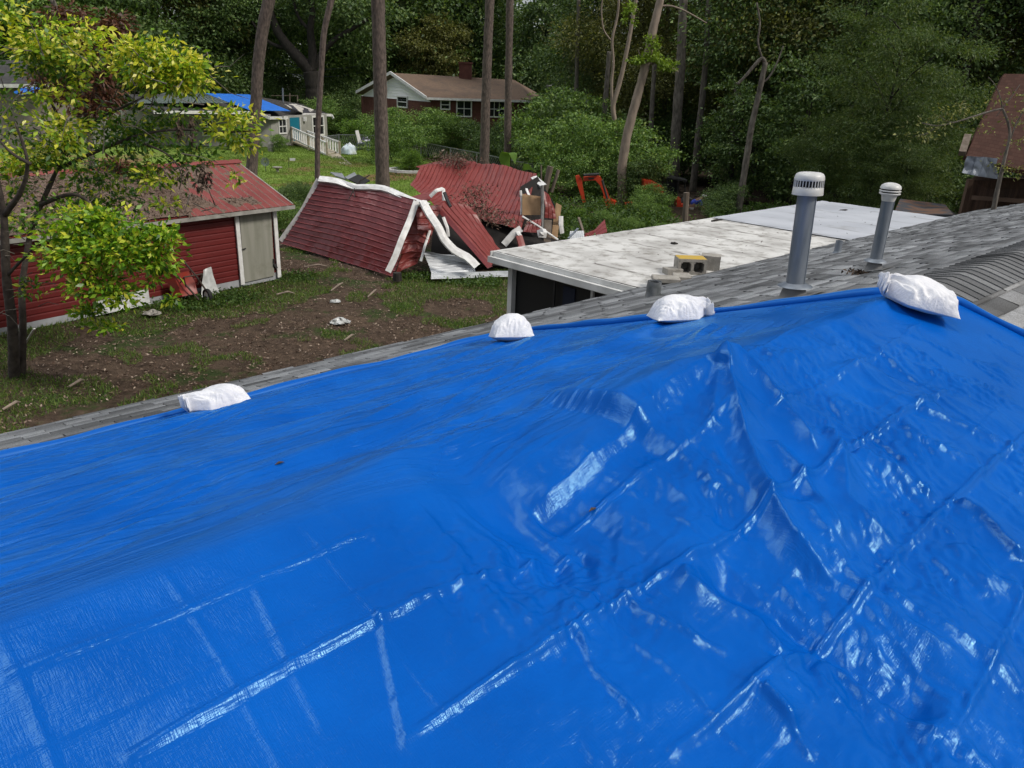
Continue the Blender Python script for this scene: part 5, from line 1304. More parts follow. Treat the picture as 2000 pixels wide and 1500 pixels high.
LM_citrus = leafmat('yellow_green_leaves', [(0, (.05, .12, .012)), (.18, (.13, .27, .02)), (.36, (.27, .44, .03)), (.58, (.50, .60, .05)), (.82, (.72, .70, .08)), (1, (.85, .78, .25))], transl=.38, rough=.38, spec=.5, tcol=(1.25, 1.2, .4))
LM_citrus2 = leafmat('deep_green_citrus_leaves', [(0, (.028, .075, .012)), (.40, (.07, .18, .018)), (.72, (.15, .29, .03)), (.90, (.42, .50, .05)), (1, (.65, .63, .09))], transl=.35, rough=.36, spec=.5)
LM_brown = leafmat('brown_dead_leaves', [(0, (.06, .025, .016)), (.6, (.11, .045, .026)), (1, (.20, .095, .05))], transl=.2)
LM_moss = leafmat('spanish_moss', [(0, (.10, .11, .085)), (1, (.22, .23, .18))], transl=.2)
LM_weed = leafmat('weed_leaves', [(0, (.03, .065, .014)), (.6, (.06, .12, .022)), (1, (.12, .19, .04))], transl=.35)
LM_grass = leafmat('grass_blades', [(0, (.05, .10, .014)), (.6, (.09, .17, .022)), (.9, (.15, .23, .045)), (1, (.30, .27, .12))], transl=.3)


def crown(blobs, n, leaf, seed, sub=55, spread=.20, aspect=.5, droop=.25, shell=.45):
    """blobs: (centre, radii). Leaves gather in twig-sized tufts spread through each blob, leaving gaps between."""
    rg = np.random.default_rng(seed); out_p, out_b = [], []
    vol = np.array([b[1][0] * b[1][1] + b[1][1] * b[1][2] + b[1][0] * b[1][2] for b in blobs], float); vol /= vol.sum()
    for (c, r), f in zip(blobs, vol):
        m_ = int(n * f); k = max(4, m_ // sub); c = np.asarray(c, float); r = np.asarray(r, float)
        d = rg.normal(size=(k, 3)); d /= np.linalg.norm(d, axis=1)[:, None]; rad = shell + (1 - shell) * rg.random(k) ** .6; rad *= .82 + .36 * rg.random(k)
        tc_ = d * rad[:, None]
        i = rg.integers(0, k, m_); sp = spread * (.6 + .9 * rg.random(k))
        q = tc_[i] + rg.normal(size=(m_, 3)) * sp[i][:, None] * np.array([1, 1, .62])
        out_p.append(c + q * r); out_b.append((q - tc_[i]) * 2.0 + d[i] * .55)
    P_, B_ = np.concatenate(out_p), np.concatenate(out_b)
    return leaf_quads(P_, leaf, rg, droop=droop, bias=B_, aspect=aspect)


def limbs(b, base, blobs, r0, rng, n=2, frac=.55):
    for c, r in blobs:
        for _ in range(n):
            e = np.asarray(c) + np.array([rng.uniform(-.5, .5) * r[0], rng.uniform(-.5, .5) * r[1], rng.uniform(-.3, .5) * r[2]])
            m_ = base + (e - base) * frac + np.array([rng.uniform(-.3, .3), rng.uniform(-.3, .3), -.15 * r[2]])
            b.tube([base, base * .6 + m_ * .4 + np.array([0, 0, .1]), m_, e], [r0, r0 * .75, r0 * .5, r0 * .12], 6)


def bark_tube(b, pts, rad, seed, seg=14, n=10, lump=.08):
    P_ = lerp_poly(pts, seg * (len(pts) - 1) + 1); t = np.linspace(0, 1, len(P_)); rr = np.interp(t, np.linspace(0, 1, len(rad)), rad)
    rg_ = random.Random(seed)
    # soften the corners of the polyline
    Q = P_.copy()
    for _ in range(5): Q[1:-1] = Q[1:-1] * .5 + (Q[:-2] + Q[2:]) * .25
    rr = rr * (1 + lump * pn(t * 14 + seed, t * 0, seed))
    b.tube(list(Q), list(rr), n, jit=.10, rng=rg_)


# prototype trees, local to the origin: (height ~1 unit scale in metres)
def proto(kind, seed, H, Rr, n, leaf, mat, bark, blobn=9, low=.25, trunk_r=.22, shape='round', **kw):
    rng_ = random.Random(seed); root = empty(kind, (0, 0, 0), 'x', 'tree'); blobs = []
    for k in range(blobn):
        t = low + (1 - low) * (k + .5) / blobn
        wd = {'round': math.sin(math.pi * min(1, max(.08, (t - low) / (1 - low) * .8 + .12))) ** .6, 'cone': 1.05 - .85 * (t - low) / (1 - low), 'column': .75}[shape]
        a = rng_.random() * 6.28 + k * 2.4; rad = Rr * wd * rng_.uniform(.25, .7)
        s_ = Rr * rng_.uniform(.38, .62) * (wd * .6 + .4)
        blobs.append(((math.cos(a) * rad, math.sin(a) * rad, H * t), (s_ * 1.15, s_ * 1.15, s_ * .75)))
    V, F = crown(blobs, n, leaf, seed, **kw); c = mesh_np('crown', V, F, mat, root)
    b = MB(); lean = np.array([rng_.uniform(-.4, .4), rng_.uniform(-.4, .4), 0]); tp = lean + np.array([0, 0, H * .82])
    bark_tube(b, [np.zeros(3) - ZD * .3, lean * .4 + ZD * H * .4, tp], [trunk_r * 1.25, trunk_r * .8, trunk_r * .2], seed)
    for (c_, r_) in blobs:
        z_ = max(.8, c_[2] - np.hypot(c_[0], c_[1]) * .8); st = lean * (z_ / H) + np.array([0, 0, z_]); b.tube([st, (st + np.array(c_)) / 2 + ZD * .2, np.array(c_)], [trunk_r * .35, trunk_r * .22, .02], 5)
    b.build('trunk', bark, root, True)
    return root


def dup(root, loc, rz, sc, label, cat='tree', group=None):
    r = root.copy(); COL.objects.link(r); r.location = Vector(loc); r.rotation_euler = (0, 0, rz); r.scale = (sc, sc, sc) if np.isscalar(sc) else sc
    r['label'] = label; r['category'] = cat
    if group: r['group'] = group
    elif 'group' in r: del r['group']
    for ch in root.children:
        c = ch.copy(); COL.objects.link(c); c.parent = r
    return r


PROTO = {
    'dark': proto('dark_oak', 101, 12, 5.0, 34000, .25, LM_dark, M_bark3, 11, .16, .32),
    'mid': proto('broadleaf_tree', 102, 12, 4.6, 32000, .25, LM_mid, M_bark3, 11, .18, .28),
    'olive': proto('olive_tree', 103, 12, 4.2, 30000, .24, LM_olive, M_bark3, 10, .2, .25),
    'cedar': proto('cedar', 104, 13, 3.2, 36000, .20, LM_dark, M_bark3, 13, .05, .25, 'cone', droop=.6),
    'fine': proto('willowy_tree', 105, 9, 3.6, 50000, .15, LM_fine, M_bark3, 15, .12, .12, 'round', aspect=.22, droop=.5, sub=240, spread=.17),
    'near': proto('woodland_tree', 106, 13, 4.4, 48000, .155, LM_dark, M_bark3, 12, .2, .22),
    'nearm': proto('light_woodland_tree', 107, 12, 4.0, 44000, .15, LM_olive, M_bark3, 11, .25, .18),
    'shrub': proto('shrub', 108, 3.0, 2.0, 15000, .12, LM_mid, M_bark3, 9, .12, .05),
    'shrubd': proto('dark_shrub', 109, 3.0, 2.0, 15000, .12, LM_dark, M_bark3, 9, .12, .05),
    'shrubb': proto('bright_shrub', 110, 2.2, 1.8, 8000, .13, LM_bright, M_bark3, 8, .12, .04),
    'mag': proto('magnolia', 111, 9, 3.2, 11000, .24, LM_dark, M_bark3, 11, .12, .16, aspect=.55),
}
used_first = set()


def plant(kind, px, py, y, sc, label, rz=None, cat='tree', group=None, name=None):
    """first call of a kind moves the prototype itself, later ones copy it; (px, py) is where the base would be seen"""
    p = AT(px, py, y); p[2] = 0 if y < 34 or px < 1100 else -.2
    rz = rz if rz is not None else (px * .7 + y) % 6.28
    root = PROTO[kind]
    PEND.append((root, p, rz, sc, label, cat, group, name))


PEND = []
TREES_FAR = 'trees closing the view behind the houses'
WOOD = 'trees of the wood on the right'
# behind the houses on the left and centre
for kind, px, y, sc, label in (
    ('mid', -60, 66, 1.25, 'green tree at the upper left corner, beyond the low house with the white eave'),
    ('dark', 60, 72, 1.35, 'dark tree rising above the low house at the far left'),
    ('mid', 190, 70, 1.4, 'tall green tree behind the red brown dead tree'),
    ('dark', 300, 72, 1.35, 'dark tree directly above the bright yellow green crown'),
    ('olive', 390, 78, 1.5, 'olive tree above the grey green metal roof of the grey house'),
    ('dark', 455, 76, 1.0, 'dark round tree behind the blue roof tarp of the grey house'),
    ('mid', 680, 84, 1.35, 'green tree between the forked oak and the white gable'),
    ('dark', 790, 84, 1.5, 'very dark broad tree above the peak of the white gable'),
    ('dark', 900, 86, 1.55, 'very dark broad tree above the brick chimney'),
    ('olive', 850, 80, .85, 'low olive tree just behind the ridge left of the brick chimney'),
    ('mid', 975, 84, .95, 'mid green tree behind the brown roof between two pine trunks'),
    ('cedar', 1102, 64, 1.2, 'dense dark cedar right of the brown roof, above the shrubs'),
    ('cedar', 1066, 80, 1.5, 'dark cedar rising behind the right end of the brown roof'),
    ('dark', 540, 92, 1.1, 'dark tree far behind the big forked oak'),
    ('mid', 730, 96, 1.15, 'tall tree far behind the middle pine trunk'),
):
    plant(kind, px, 250, y, sc, label, group=TREES_FAR)
for kind, px, y, sc, label in (
    ('near', 1150, 56, 1.0, 'dark leafy tree behind the pale broken trunks'),
    ('nearm', 1230, 52, 1.05, 'olive leafy tree between the leaning broken trunk and the twin dark trunks'),
    ('near', 1320, 55, 1.4, 'dark leafy tree above the twin dark trunks'),
    ('nearm', 1400, 50, 1.0, 'olive leafy tree above the magnolia'),
    ('near', 1470, 48, 1.35, 'dark leafy tree behind the bare forked pole trunk'),
    ('nearm', 1560, 46, 1.35, 'yellowish leafy tree at the top between the pole trunk and the willowy tree'),
    ('near', 1650, 44, 1.35, 'dark leafy tree standing over the willowy tree'),
    ('near', 1740, 46, 1.25, 'dark tree with sky specks over the thick leaning trunk'),
    ('near', 1830, 40, 1.2, 'dark leafy tree left of the cottage roof peak'),
    ('nearm', 1950, 42, 1.25, 'green tree behind the cottage roof peak'),
    ('near', 2060, 38, 1.2, 'dark leafy tree at the right border above the cottage'),
    ('mid', 1260, 66, .92, 'green tree far back behind the pale broken trunks'),
    ('dark', 1420, 66, .95, 'dark tree far back behind the magnolia'),
    ('mid', 1600, 62, .92, 'green tree far back over the taller vent pipe'),
    ('dark', 1780, 60, .88, 'dark tree far back over the shorter vent pipe'),
    ('dark', 1960, 58, .90, 'dark tree far back over the cottage'),
):
    plant(kind, px, 330, y, sc, label, group=WOOD)
plant('fine', 1690, 400, 33, .92, 'feathery light green tree standing behind the two vent pipes')
plant('fine', 1600, 400, 35, .50, 'small feathery green tree left of the taller vent cap')
plant('fine', 1760, 400, 31, .52, 'small feathery green tree right of the shorter vent cap')
plant('mag', 1425, 350, 40, .62, 'glossy magnolia with big leaves left of the bare forked pole trunk')
plant('mag', 1545, 360, 38, .72, 'dark glossy magnolia right of the bare forked pole trunk')
SH = 'shrubs along the lawn fence'
for kind, px, y, sc, label in (
    ('shrub', 838, 56, .98, 'green shrub in front of the brick house gable corner'),
    ('shrub', 880, 57, .85, 'green shrub under the left brick house window'),
    ('shrubd', 930, 55, .80, 'dark shrub behind the fence under the brick house windows'),
    ('shrubd', 975, 53, .80, 'dark shrub behind the fence between the two right pines'),
    ('shrub', 1092, 47, 1.45, 'big twiggy green bush right of the brick house'),
    ('shrubd', 1048, 50, .85, 'dark bush against the right pine trunk'),
    ('shrubd', 1130, 46, 1.5, 'dark bush left of the pale broken trunk'),
    ('shrubb', 690, 61, .85, 'bright yellow green hedge bush behind the patio chair'),
    ('shrubb', 780, 61, .85, 'bright yellow green hedge bush right of the middle pine trunk'),
    ('shrub', 640, 72, 1.0, 'rounded green bush at the right end of the grey house'),
    ('mid', 470, 84, .55, 'dark clipped evergreen mass behind the blue roof tarp'),
    ('shrubd', 545, 80, 1.3, 'dark bush behind the dark roof end of the grey house'),
    ('shrubd', 660, 78, 1.5, 'dark bush left of the white gable'),
    ('shrubd', 700, 76, 1.3, 'dark bush under the left end of the white gable'),
    ('shrub', 765, 52, 1.0, 'pale green sapling crown in front of the white gable'),
    ('shrubb', 800, 47, .50, 'low plant inside the ring of white edging stones'),
    ('shrub', 546, 57, .34, 'small shrub beneath the window beside the teal door'),
    ('shrub', 500, 58, .30, 'small shrub at the foot of the left pine trunk by the grey house'),
    ('shrub', 455, 57, .28, 'small shrub under the grey house side wall'),
    ('shrubd', 548, 30, .36, 'dark weedy bush between the red shed and the wrecked wall'),
    ('shrubd', 578, 33, .30, 'dark weedy bush behind the gap between the two red sheds'),
    ('shrub', 535, 26.5, .38, 'small weedy bush by the right corner of the red shed'),
):
    plant(kind, px, 300, y, sc, label, cat='shrub', group=SH)
SH2 = 'shrubs around the orange diggers'
for kind, px, y, sc, label in (
    ('shrub', 1140, 38, .75, 'green bush left of the digger boom'),
    ('shrub', 1120, 40, 1.2, 'tall green bush behind the digger boom'),
    ('shrub', 1215, 39, 1.15, 'bush in front of the leaning broken trunk base'),
    ('shrubd', 1246, 37, .72, 'dark bush hiding the orange digger body'),
    ('shrub', 1275, 35, .42, 'ragged bush partly hiding the orange digger body'),
    ('shrub', 1258, 33, .30, 'low fern like bush right of the broken trunk base'),
    ('shrubb', 1300, 34, .28, 'fresh green bush left of the bending person'),
    ('shrubd', 1422, 34, .50, 'dark round bush right of the bending person'),
    ('shrub', 1185, 30, .22, 'low weeds behind the curled red metal sheet'),
    ('shrub', 1240, 29, .20, 'low bush behind the middle of the white flat roof edge'),
    ('shrub', 1300, 28, .20, 'low bush behind the white flat roof near the wooden post'),
    ('shrubb', 1130, 31, .24, 'bright low weeds right of the wrecked shed'),
    ('shrubd', 1372, 29, .16, 'low dark bush beside the wooden post'),
    ('shrubd', 1520, 44, 1.3, 'dark undergrowth left of the taller vent pipe'),
    ('shrubd', 1330, 50, 1.2, 'dark undergrowth at the feet of the twin dark trunks'),
    ('shrubd', 1450, 50, 1.4, 'dark undergrowth behind the pole trunk'),
    ('shrubd', 1860, 36, 1.4, 'dark bush between the thick trunk and the cottage'),
    ('shrubd', 1790, 40, 1.5, 'dark bush behind the low leaf covered shed'),
    ('shrubd', 1640, 42, 1.5, 'dark undergrowth behind the feathery tree'),
):
    plant(kind, px, 380, y, sc, label, cat='shrub', group=SH2)
first = {}
for root, p, rz, sc, label, cat, group, name in PEND:
    if root.name not in first:
        first[root.name] = (p, rz, sc, label, cat, group)
    else:
        dup(root, p, rz, sc, label, cat, group)
for root in PROTO.values():
    p, rz, sc, label, cat, group = first[root.name]
    root.location = Vector(p); root.rotation_euler = (0, 0, rz); root.scale = (sc, sc, sc); tag(root, label, cat, group)

# the wood that closes the horizon: one mass
rg = np.random.default_rng(77); bl = []
for k in range(190):
    a = -62 + 124 * k / 189 + rg.uniform(-1, 1); d = rg.uniform(96, 116) if a < 8 else rg.uniform(70, 90)
    for z in (3, 7.5, 11):
        if z > 10 and rg.random() < .45: continue
        bl.append(((d * math.sin(R(a)), d * math.cos(R(a)), z + rg.uniform(-2, 2)), (rg.uniform(3.5, 5), 4, rg.uniform(3, 4.2))))
V, F = crown(bl, 130000, .52, 78, sub=40, spread=.26)
tag(mesh_np('far_wood', V, F, LM_dark), 'dense dark wood closing the horizon all along the view', 'wood', kind='stuff')


def trunk_tree(name, label, cols, y, widths, bark, seed, group=None, top=None, crownm=None, cat='tree', extra=(), n=12):
    """trunk through picture columns at depth y, carried on above the frame, with its crown up there"""
    pts = [AT(a, c, y + (k if len(q) > 2 else 0)) for q in cols for a, c, k in [(q[0], q[1], q[2] if len(q) > 2 else 0)]]
    base = pts[0].copy(); base[2] = -.3; base[:2] = pts[0][:2] + (pts[0][:2] - pts[1][:2]) * .3
    e = empty(name, (pts[0][0], pts[0][1], 0), label, cat, group)
    rad = [w_ * y / FPX / 2 for w_ in widths]
    P_ = [base] + pts; R_ = [rad[0] * 1.15] + rad
    if top:
        d = pts[-1] - pts[-2]; d /= np.linalg.norm(d); d = d * .6 + ZD * .4; d /= np.linalg.norm(d)
        P_.append(pts[-1] + d * top); R_.append(rad[-1] * .55)
    b = MB(); bark_tube(b, P_, R_, seed, n=n)
    for q, w_ in extra:
        bark_tube(b, [AT(a, c, y) for a, c in q], [w_[0] * y / FPX / 2, w_[1] * y / FPX / 2], seed + 3, seg=6, n=7)
    b.build('trunk', bark, e, True)
    if crownm:
        t = P_[-1]; V, F = crown([(t + np.array([dx, dy, dz]), (1.8, 1.8, 1.1)) for dx, dy, dz in ((0, 0, 0), (1.3, .6, -.9), (-1.4, -.3, -1.2), (.4, -1.3, -1.6), (-.3, 1.2, .6))], 2600, .28, seed, aspect=.12, sub=30); mesh_np('crown', V, F, crownm, e)
    return e


PG = 'tall bare pine trunks on the lawn'
trunk_tree('pine_tree', 'thick leaning pine trunk crossing the blue roof tarp of the grey house', [(490, 352), (497, 250), (504, 130), (512, 60), (527, -5)], 33, [21, 21, 21, 20, 18], M_bark, 1, PG, 9, LM_mid)
trunk_tree('pine_tree', 'slender crooked pine trunk with an orange broken patch by the grey house window', [(620, 352), (620, 260), (627, 150), (632, 60), (649, -5)], 30, [10, 10, 11, 10, 9], M_bark, 2, PG, 7, LM_mid)
trunk_tree('pine_tree', 'thick straight pine trunk in front of the white gable', [(748, 372), (745, 250), (741, 120), (738, -5)], 33, [25, 24, 22, 20], M_bark, 3, PG, 9, LM_mid)
trunk_tree('pine_tree', 'pine trunk in front of the middle of the brick house', [(946, 322), (948, 220), (952, 110), (957, -5)], 44, [17, 16, 16, 14], M_bark, 4, PG, 9, LM_mid)
trunk_tree('pine_tree', 'pine trunk in front of the right brick house window', [(991, 328), (992, 220), (994, 110), (996, -5)], 46, [13, 13, 13, 12], M_bark, 5, PG, 9, LM_mid)
e = trunk_tree('broken_tree', 'thick pale leaning broken trunk with lime green sprouts', [(1216, 432), (1214, 330), (1224, 265), (1240, 205), (1258, 140), (1275, 60), (1291, -5)], 37, [19, 17, 17, 16, 15, 13, 12], M_pale, 6, None, 4, None, extra=(([(1258, 130), (1285, 120), (1310, 132), (1325, 140)], (4, 2)), ([(1290, 12), (1310, 10), (1340, 22), (1380, 45)], (4, 2)), ([(1250, 110), (1246, 95)], (3, 1))))
V, F = crown([(AT(1272, 84, 36.8), (.35, .35, .35)), (AT(1258, 108, 36.8), (.4, .35, .35)), (AT(1278, 112, 36.8), (.45, .4, .3)), (AT(1268, 118, 36.7), (.6, .4, .28)), (AT(1318, 132, 36.8), (.5, .35, .2)), (AT(1232, 25, 36.9), (.3, .3, .5))], 1500, .14, 61, sub=30); mesh_np('sprouts', V, F, LM_lime, e)
trunk_tree('broken_tree', 'pale forked broken trunk left of the leaning one', [(1206, 300), (1203, 250), (1196, 208), (1208, 170), (1218, 130), (1230, 70), (1243, -5)], 40, [9, 8, 9, 8, 7, 6, 6], M_pale, 7, None, 3, None, extra=(([(1196, 208), (1194, 160), (1199, 120), (1194, 80), (1207, 30), (1209, -5)], (6, 4)), ([(1194, 80), (1178, 60), (1174, 20), (1177, -5)], (3, 2))))
trunk_tree('bare_tree', 'bare grey pole trunk with a forked top behind the white flat roof', [(1441, 418), (1452, 350), (1468, 245), (1484, 175), (1495, 122)], 34, [13, 12, 11, 10, 9], M_bark2, 8, None, None, None, extra=(([(1495, 124), (1490, 110), (1476, 125), (1455, 150), (1440, 165)], (7, 5)), ([(1492, 125), (1478, 80), (1486, 50), (1478, 5)], (4, 3)), ([(1484, 165), (1500, 155), (1515, 130), (1530, 90)], (4, 2))))
trunk_tree('dark_trunk_tree', 'left and thicker of the twin dark trunks in the wood', [(1316, 362), (1318, 300), (1322, 230), (1330, 120), (1335, -5)], 44, [19, 18, 17, 15, 13], M_bark2, 9, None, 4)
trunk_tree('dark_trunk_tree', 'right and thinner of the twin dark trunks in the wood', [(1354, 365), (1362, 280), (1372, 190), (1380, 100), (1384, -5)], 45, [12, 12, 10, 9, 8], M_bark2, 10, None, 4)
trunk_tree('dark_trunk_tree', 'slim grey trunk under the magnolia', [(1424, 365), (1428, 300), (1434, 235), (1440, 160)], 43, [11, 10, 9, 8], M_bark2, 12)
trunk_tree('dark_trunk_tree', 'short dark trunk seen behind the excavator bushes', [(1177, 300), (1180, 230), (1184, 180), (1190, 100)], 46, [11, 10, 9, 8], M_bark2, 13)
trunk_tree('dark_trunk_tree', 'slim dark trunk just right of the leaning broken one', [(1268, 310), (1270, 270), (1274, 200), (1280, 100)], 45, [10, 9, 8, 7], M_bark2, 14)
trunk_tree('dark_trunk_tree', 'very thick dark leaning trunk left of the brown cottage', [(1830, 388), (1848, 300), (1864, 200), (1890, 90), (1912, -5)], 38, [31, 28, 26, 24, 21], M_bark3, 11, None, 6, LM_dark)
trunk_tree('dark_trunk_tree', 'slim dark trunk left of the feathery tree top', [(1668, 190), (1682, 90), (1692, 40), (1700, -5)], 40, [10, 9, 8, 7], M_bark3, 15)
for px, dx, y, w_, lab in ((1122, 6, 52, 8, 'slim grey trunk just left of the forked broken trunk'), (1294, 8, 54, 9, 'slim grey trunk between the broken trunk and the twin trunks'), (1402, 12, 52, 7, 'slim grey trunk right of the twin dark trunks'), (1520, 16, 47, 9, 'grey trunk left of the feathery tree'), (1562, 6, 50, 7, 'slim trunk directly behind the taller vent cap'), (1752, 22, 48, 10, 'leaning dark trunk behind the shorter vent cap'), (1800, 26, 50, 8, 'thin leaning trunk left of the very thick one')):
    trunk_tree('slim_tree', lab, [(px, 385), (px + dx * .3, 260), (px + dx * .8, 130), (px + dx * 1.4, -5)], y, [w_, w_, w_ * .9, w_ * .8], M_bark2 if y > 49 else M_bark3, px)
# big forked oak behind the grey house
e = trunk_tree('live_oak', 'huge forked oak with spreading limbs behind the dark roof of the grey house', [(614, 215), (613, 170), (608, 140)], 74, [34, 30, 30], M_bark3, 16, extra=(([(608, 142), (590, 120), (565, 95), (540, 60), (528, 20), (515, -10)], (24, 9)), ([(610, 140), (612, 100), (605, 60), (612, 20), (600, -20)], (18, 8)), ([(612, 135), (630, 100), (655, 75), (690, 55), (730, 30)], (13, 5)), ([(565, 95), (545, 92), (520, 80), (490, 40)], (8, 4)), ([(607, 60), (585, 40), (575, 10), (570, -20)], (7, 4))), n=14)
bl = [(AT(px, py, yy), (3.2, 3.0, 2.0)) for px, py, yy in ((480, 20, 76), (430, 60, 77), (540, -10, 76), (600, -30, 76), (660, 0, 75), (720, 20, 75), (700, 70, 77), (580, 30, 79), (640, 60, 80), (500, 70, 79), (420, 110, 78))]
V, F = crown(bl, 22000, .33, 62); mesh_np('crown', V, F, LM_dark, e)
# moss on the cedar
rg = np.random.default_rng(14); p = []
for k in range(70):
    px, py = rg.normal(1135, 18), rg.normal(95, 28); l = rg.uniform(.8, 2.6); c = AT(px, py, 57 + rg.normal())
    m_ = int(l * 12); p.append(c + np.stack([rg.normal(size=m_) * .06, rg.normal(size=m_) * .06, -rg.random(m_) * l], -1))
V, F = leaf_quads(np.concatenate(p), .34, rg, droop=3, aspect=.14); tag(mesh_np('spanish_moss', V, F, LM_moss), 'grey hanks of moss hanging from the cedar right of the brown roof', 'moss', kind='stuff')

# dead small tree before the cottage
e = trunk_tree('bare_tree', 'thin half dead tree leaning across the brown cottage roof', [(1935, 440), (1948, 370), (1962, 310), (1974, 265), (1970, 240), (1958, 212)], 19, [13, 12, 10, 8, 5, 4], M_bark2, 17, extra=(([(1958, 212), (1935, 217), (1900, 228), (1862, 240), (1830, 247), (1800, 240)], (4, 1.5)), ([(1900, 228), (1880, 236), (1850, 240), (1836, 225)], (2, 1)), ([(1958, 212), (1954, 190), (1944, 165), (1930, 150)], (2.2, 1)), ([(1958, 212), (1975, 190), (1992, 165)], (2.2, 1)), ([(1974, 270), (1985, 240), (2000, 215)], (3, 2)), ([(1830, 247), (1810, 262), (1786, 266)], (1.5, .8)), ([(1962, 205), (1950, 222), (1945, 228)], (2.5, 1))))
bl = [(AT(px, py, 19), (r_, .2, r_ * .7)) for px, py, r_ in ((1900, 225, .22), (1870, 225, .25), (1850, 240, .2), (1820, 252, .25), (1800, 262, .3), (1990, 230, .3), (1985, 280, .2), (1945, 190, .2), (1960, 330, .25), (1870, 205, .2), (1985, 330, .25), (1840, 215, .15), (1990, 190, .25), (1930, 250, .18))]
V, F = crown(bl, 620, .08, 63, sub=14, spread=.5, shell=.1); mesh_np('leaves', V, F, LM_olive, e)

# ------------------------------------------------------------------ the yellow green tree on the left
ct = empty('citrus_tree', G(32, 735), 'small yellow green tree with two slim trunks in front of the red shed', 'tree')
Yt = 12.7
b = MB()
bark_tube(b, [G(28, 742, -.1), AT(25, 640, 12.6), AT(12, 540, 12.5), AT(8, 420, 12.4), AT(-10, 330, 12.4)], [.095, .082, .072, .058, .04], 20)
bark_tube(b, [G(42, 738, -.1), AT(45, 640, 12.9), AT(42, 560, 13.0), AT(56, 470, 13.1), AT(80, 400, 13.2), AT(112, 330, 13.3), AT(130, 290, 13.4)], [.072, .062, .055, .047, .042, .036, .03], 21)
BR = [([(112, 330, 13.3), (135, 270, 13.2), (100, 200, 13), (70, 130, 12.8)], .04), ([(80, 400, 13.2), (150, 370, 13.0), (200, 420, 12.6), (170, 500, 12.3)], .04), ([(130, 290, 13.4), (190, 230, 13.4), (240, 210, 13.2), (300, 180, 13.0)], .035),
      ([(112, 330, 13.3), (200, 290, 13.2), (280, 260, 13.0), (350, 250, 12.9), (430, 260, 12.8), (500, 255, 12.8)], .035), ([(8, 420, 12.4), (40, 380, 12.2), (60, 320, 12), (30, 240, 12)], .05), ([(280, 280, 13.0), (330, 300, 12.8), (360, 340, 12.6), (350, 370, 12.6)], .02), ([(12, 540, 12.5), (50, 500, 12.3), (100, 450, 12.2)], .03), ([(60, 320, 12), (20, 300, 12), (-20, 250, 12)], .03)]
for q, r_ in BR: bark_tube(b, [AT(*k) for k in q], [r_, r_ * .3], 22, seg=5, n=7)
b.build('trunk', M('citrus_bark', (.035, .027, .022), (.075, .06, .05), rough=.95, scale=8, bump=.6, bscale=22, c3=(.22, .22, .2), s3=14, lo3=.68, hi3=.74), ct, True)
rng = random.Random(9); b = MB(); rg = np.random.default_rng(9)
for k in range(75):
    px, py = rng.uniform(-10, 420), rng.uniform(90, 420); y = rng.uniform(12.2, 13.6); a_ = AT(px, py, y); d = np.array([rng.uniform(-.6, .6), rng.uniform(-.3, .3), rng.uniform(-.35, .55)]); m_ = a_ + d * .5 + np.array([0, 0, rng.uniform(-.1, .1)])
    b.tube([a_, m_, a_ + d], [.011, .007, .003], 5)
for k in range(22):
    px, py = rng.uniform(-5, 110), rng.uniform(380, 620); a_ = AT(px, py, 12.4); d = np.array([rng.uniform(-.4, .5), rng.uniform(-.3, .1), rng.uniform(-.3, .2)]); b.tube([a_, a_ + d * .5 + ZD * .06, a_ + d], [.009, .006, .003], 4)
tag(b.build('twigs', M_bark2, ct), kind='stuff')


def pxblobs(rows, y0, k=1.0):
    out = []
    for px, py, rx, ry, *yy in rows:
        y = yy[0] if yy else y0; s_ = y / FPX * 1.03; out.append((AT(px, py, y), (rx * s_ * k, min(rx, ry) * s_ * .9, ry * s_ * k)))
    return out


yellow = pxblobs([(85, 75, 45, 28), (55, 90, 35, 22), (160, 75, 32, 35), (110, 110, 60, 28, 13.2), (275, 115, 50, 30), (315, 105, 45, 28), (320, 140, 50, 30), (260, 95, 30, 18), (355, 115, 28, 18), (345, 130, 45, 30), (285, 145, 45, 28, 13.2), (335, 165, 50, 22), (375, 150, 25, 25), (20, 30, 22, 22), (80, 180, 22, 14), (130, 175, 25, 20), (105, 250, 45, 30), (125, 270, 38, 22), (60, 305, 35, 22), (30, 320, 30, 20), (150, 150, 10, 8), (445, 240, 35, 26), (490, 240, 22, 16), (470, 275, 28, 20), (430, 215, 18, 12), (455, 350, 14, 8), (325, 400, 22, 12), (300, 350, 30, 18)], 12.8)
V, F = crown(yellow, 5600, .108, 64, sub=16, spread=.40, shell=.25, aspect=.46); mesh_np('yellow_leaves', V, F, LM_citrus, ct)
deep = pxblobs([(110, 130, 60, 28), (75, 125, 40, 22), (255, 130, 35, 30, 13.3), (300, 150, 40, 20, 13.4), (225, 270, 55, 30, 13.2), (290, 265, 55, 32, 13.2), (250, 230, 55, 28, 13.4), (330, 225, 40, 20, 13.3), (105, 300, 50, 28), (40, 350, 45, 30), (20, 260, 35, 25), (165, 330, 40, 25, 13.4), (200, 350, 50, 32, 13.6), (235, 390, 45, 26, 13.6), (330, 330, 55, 26, 13.2), (370, 300, 45, 22, 13.1), (40, 430, 40, 26), (20, 200, 25, 22), (60, 565, 26, 18, 12.3), (180, 400, 30, 14, 13.4), (100, 400, 40, 20, 13.3)], 13.0)
V, F = crown(deep, 4800, .10, 65, sub=16, spread=.40, shell=.2, aspect=.46); mesh_np('green_leaves', V, F, LM_citrus2, ct)
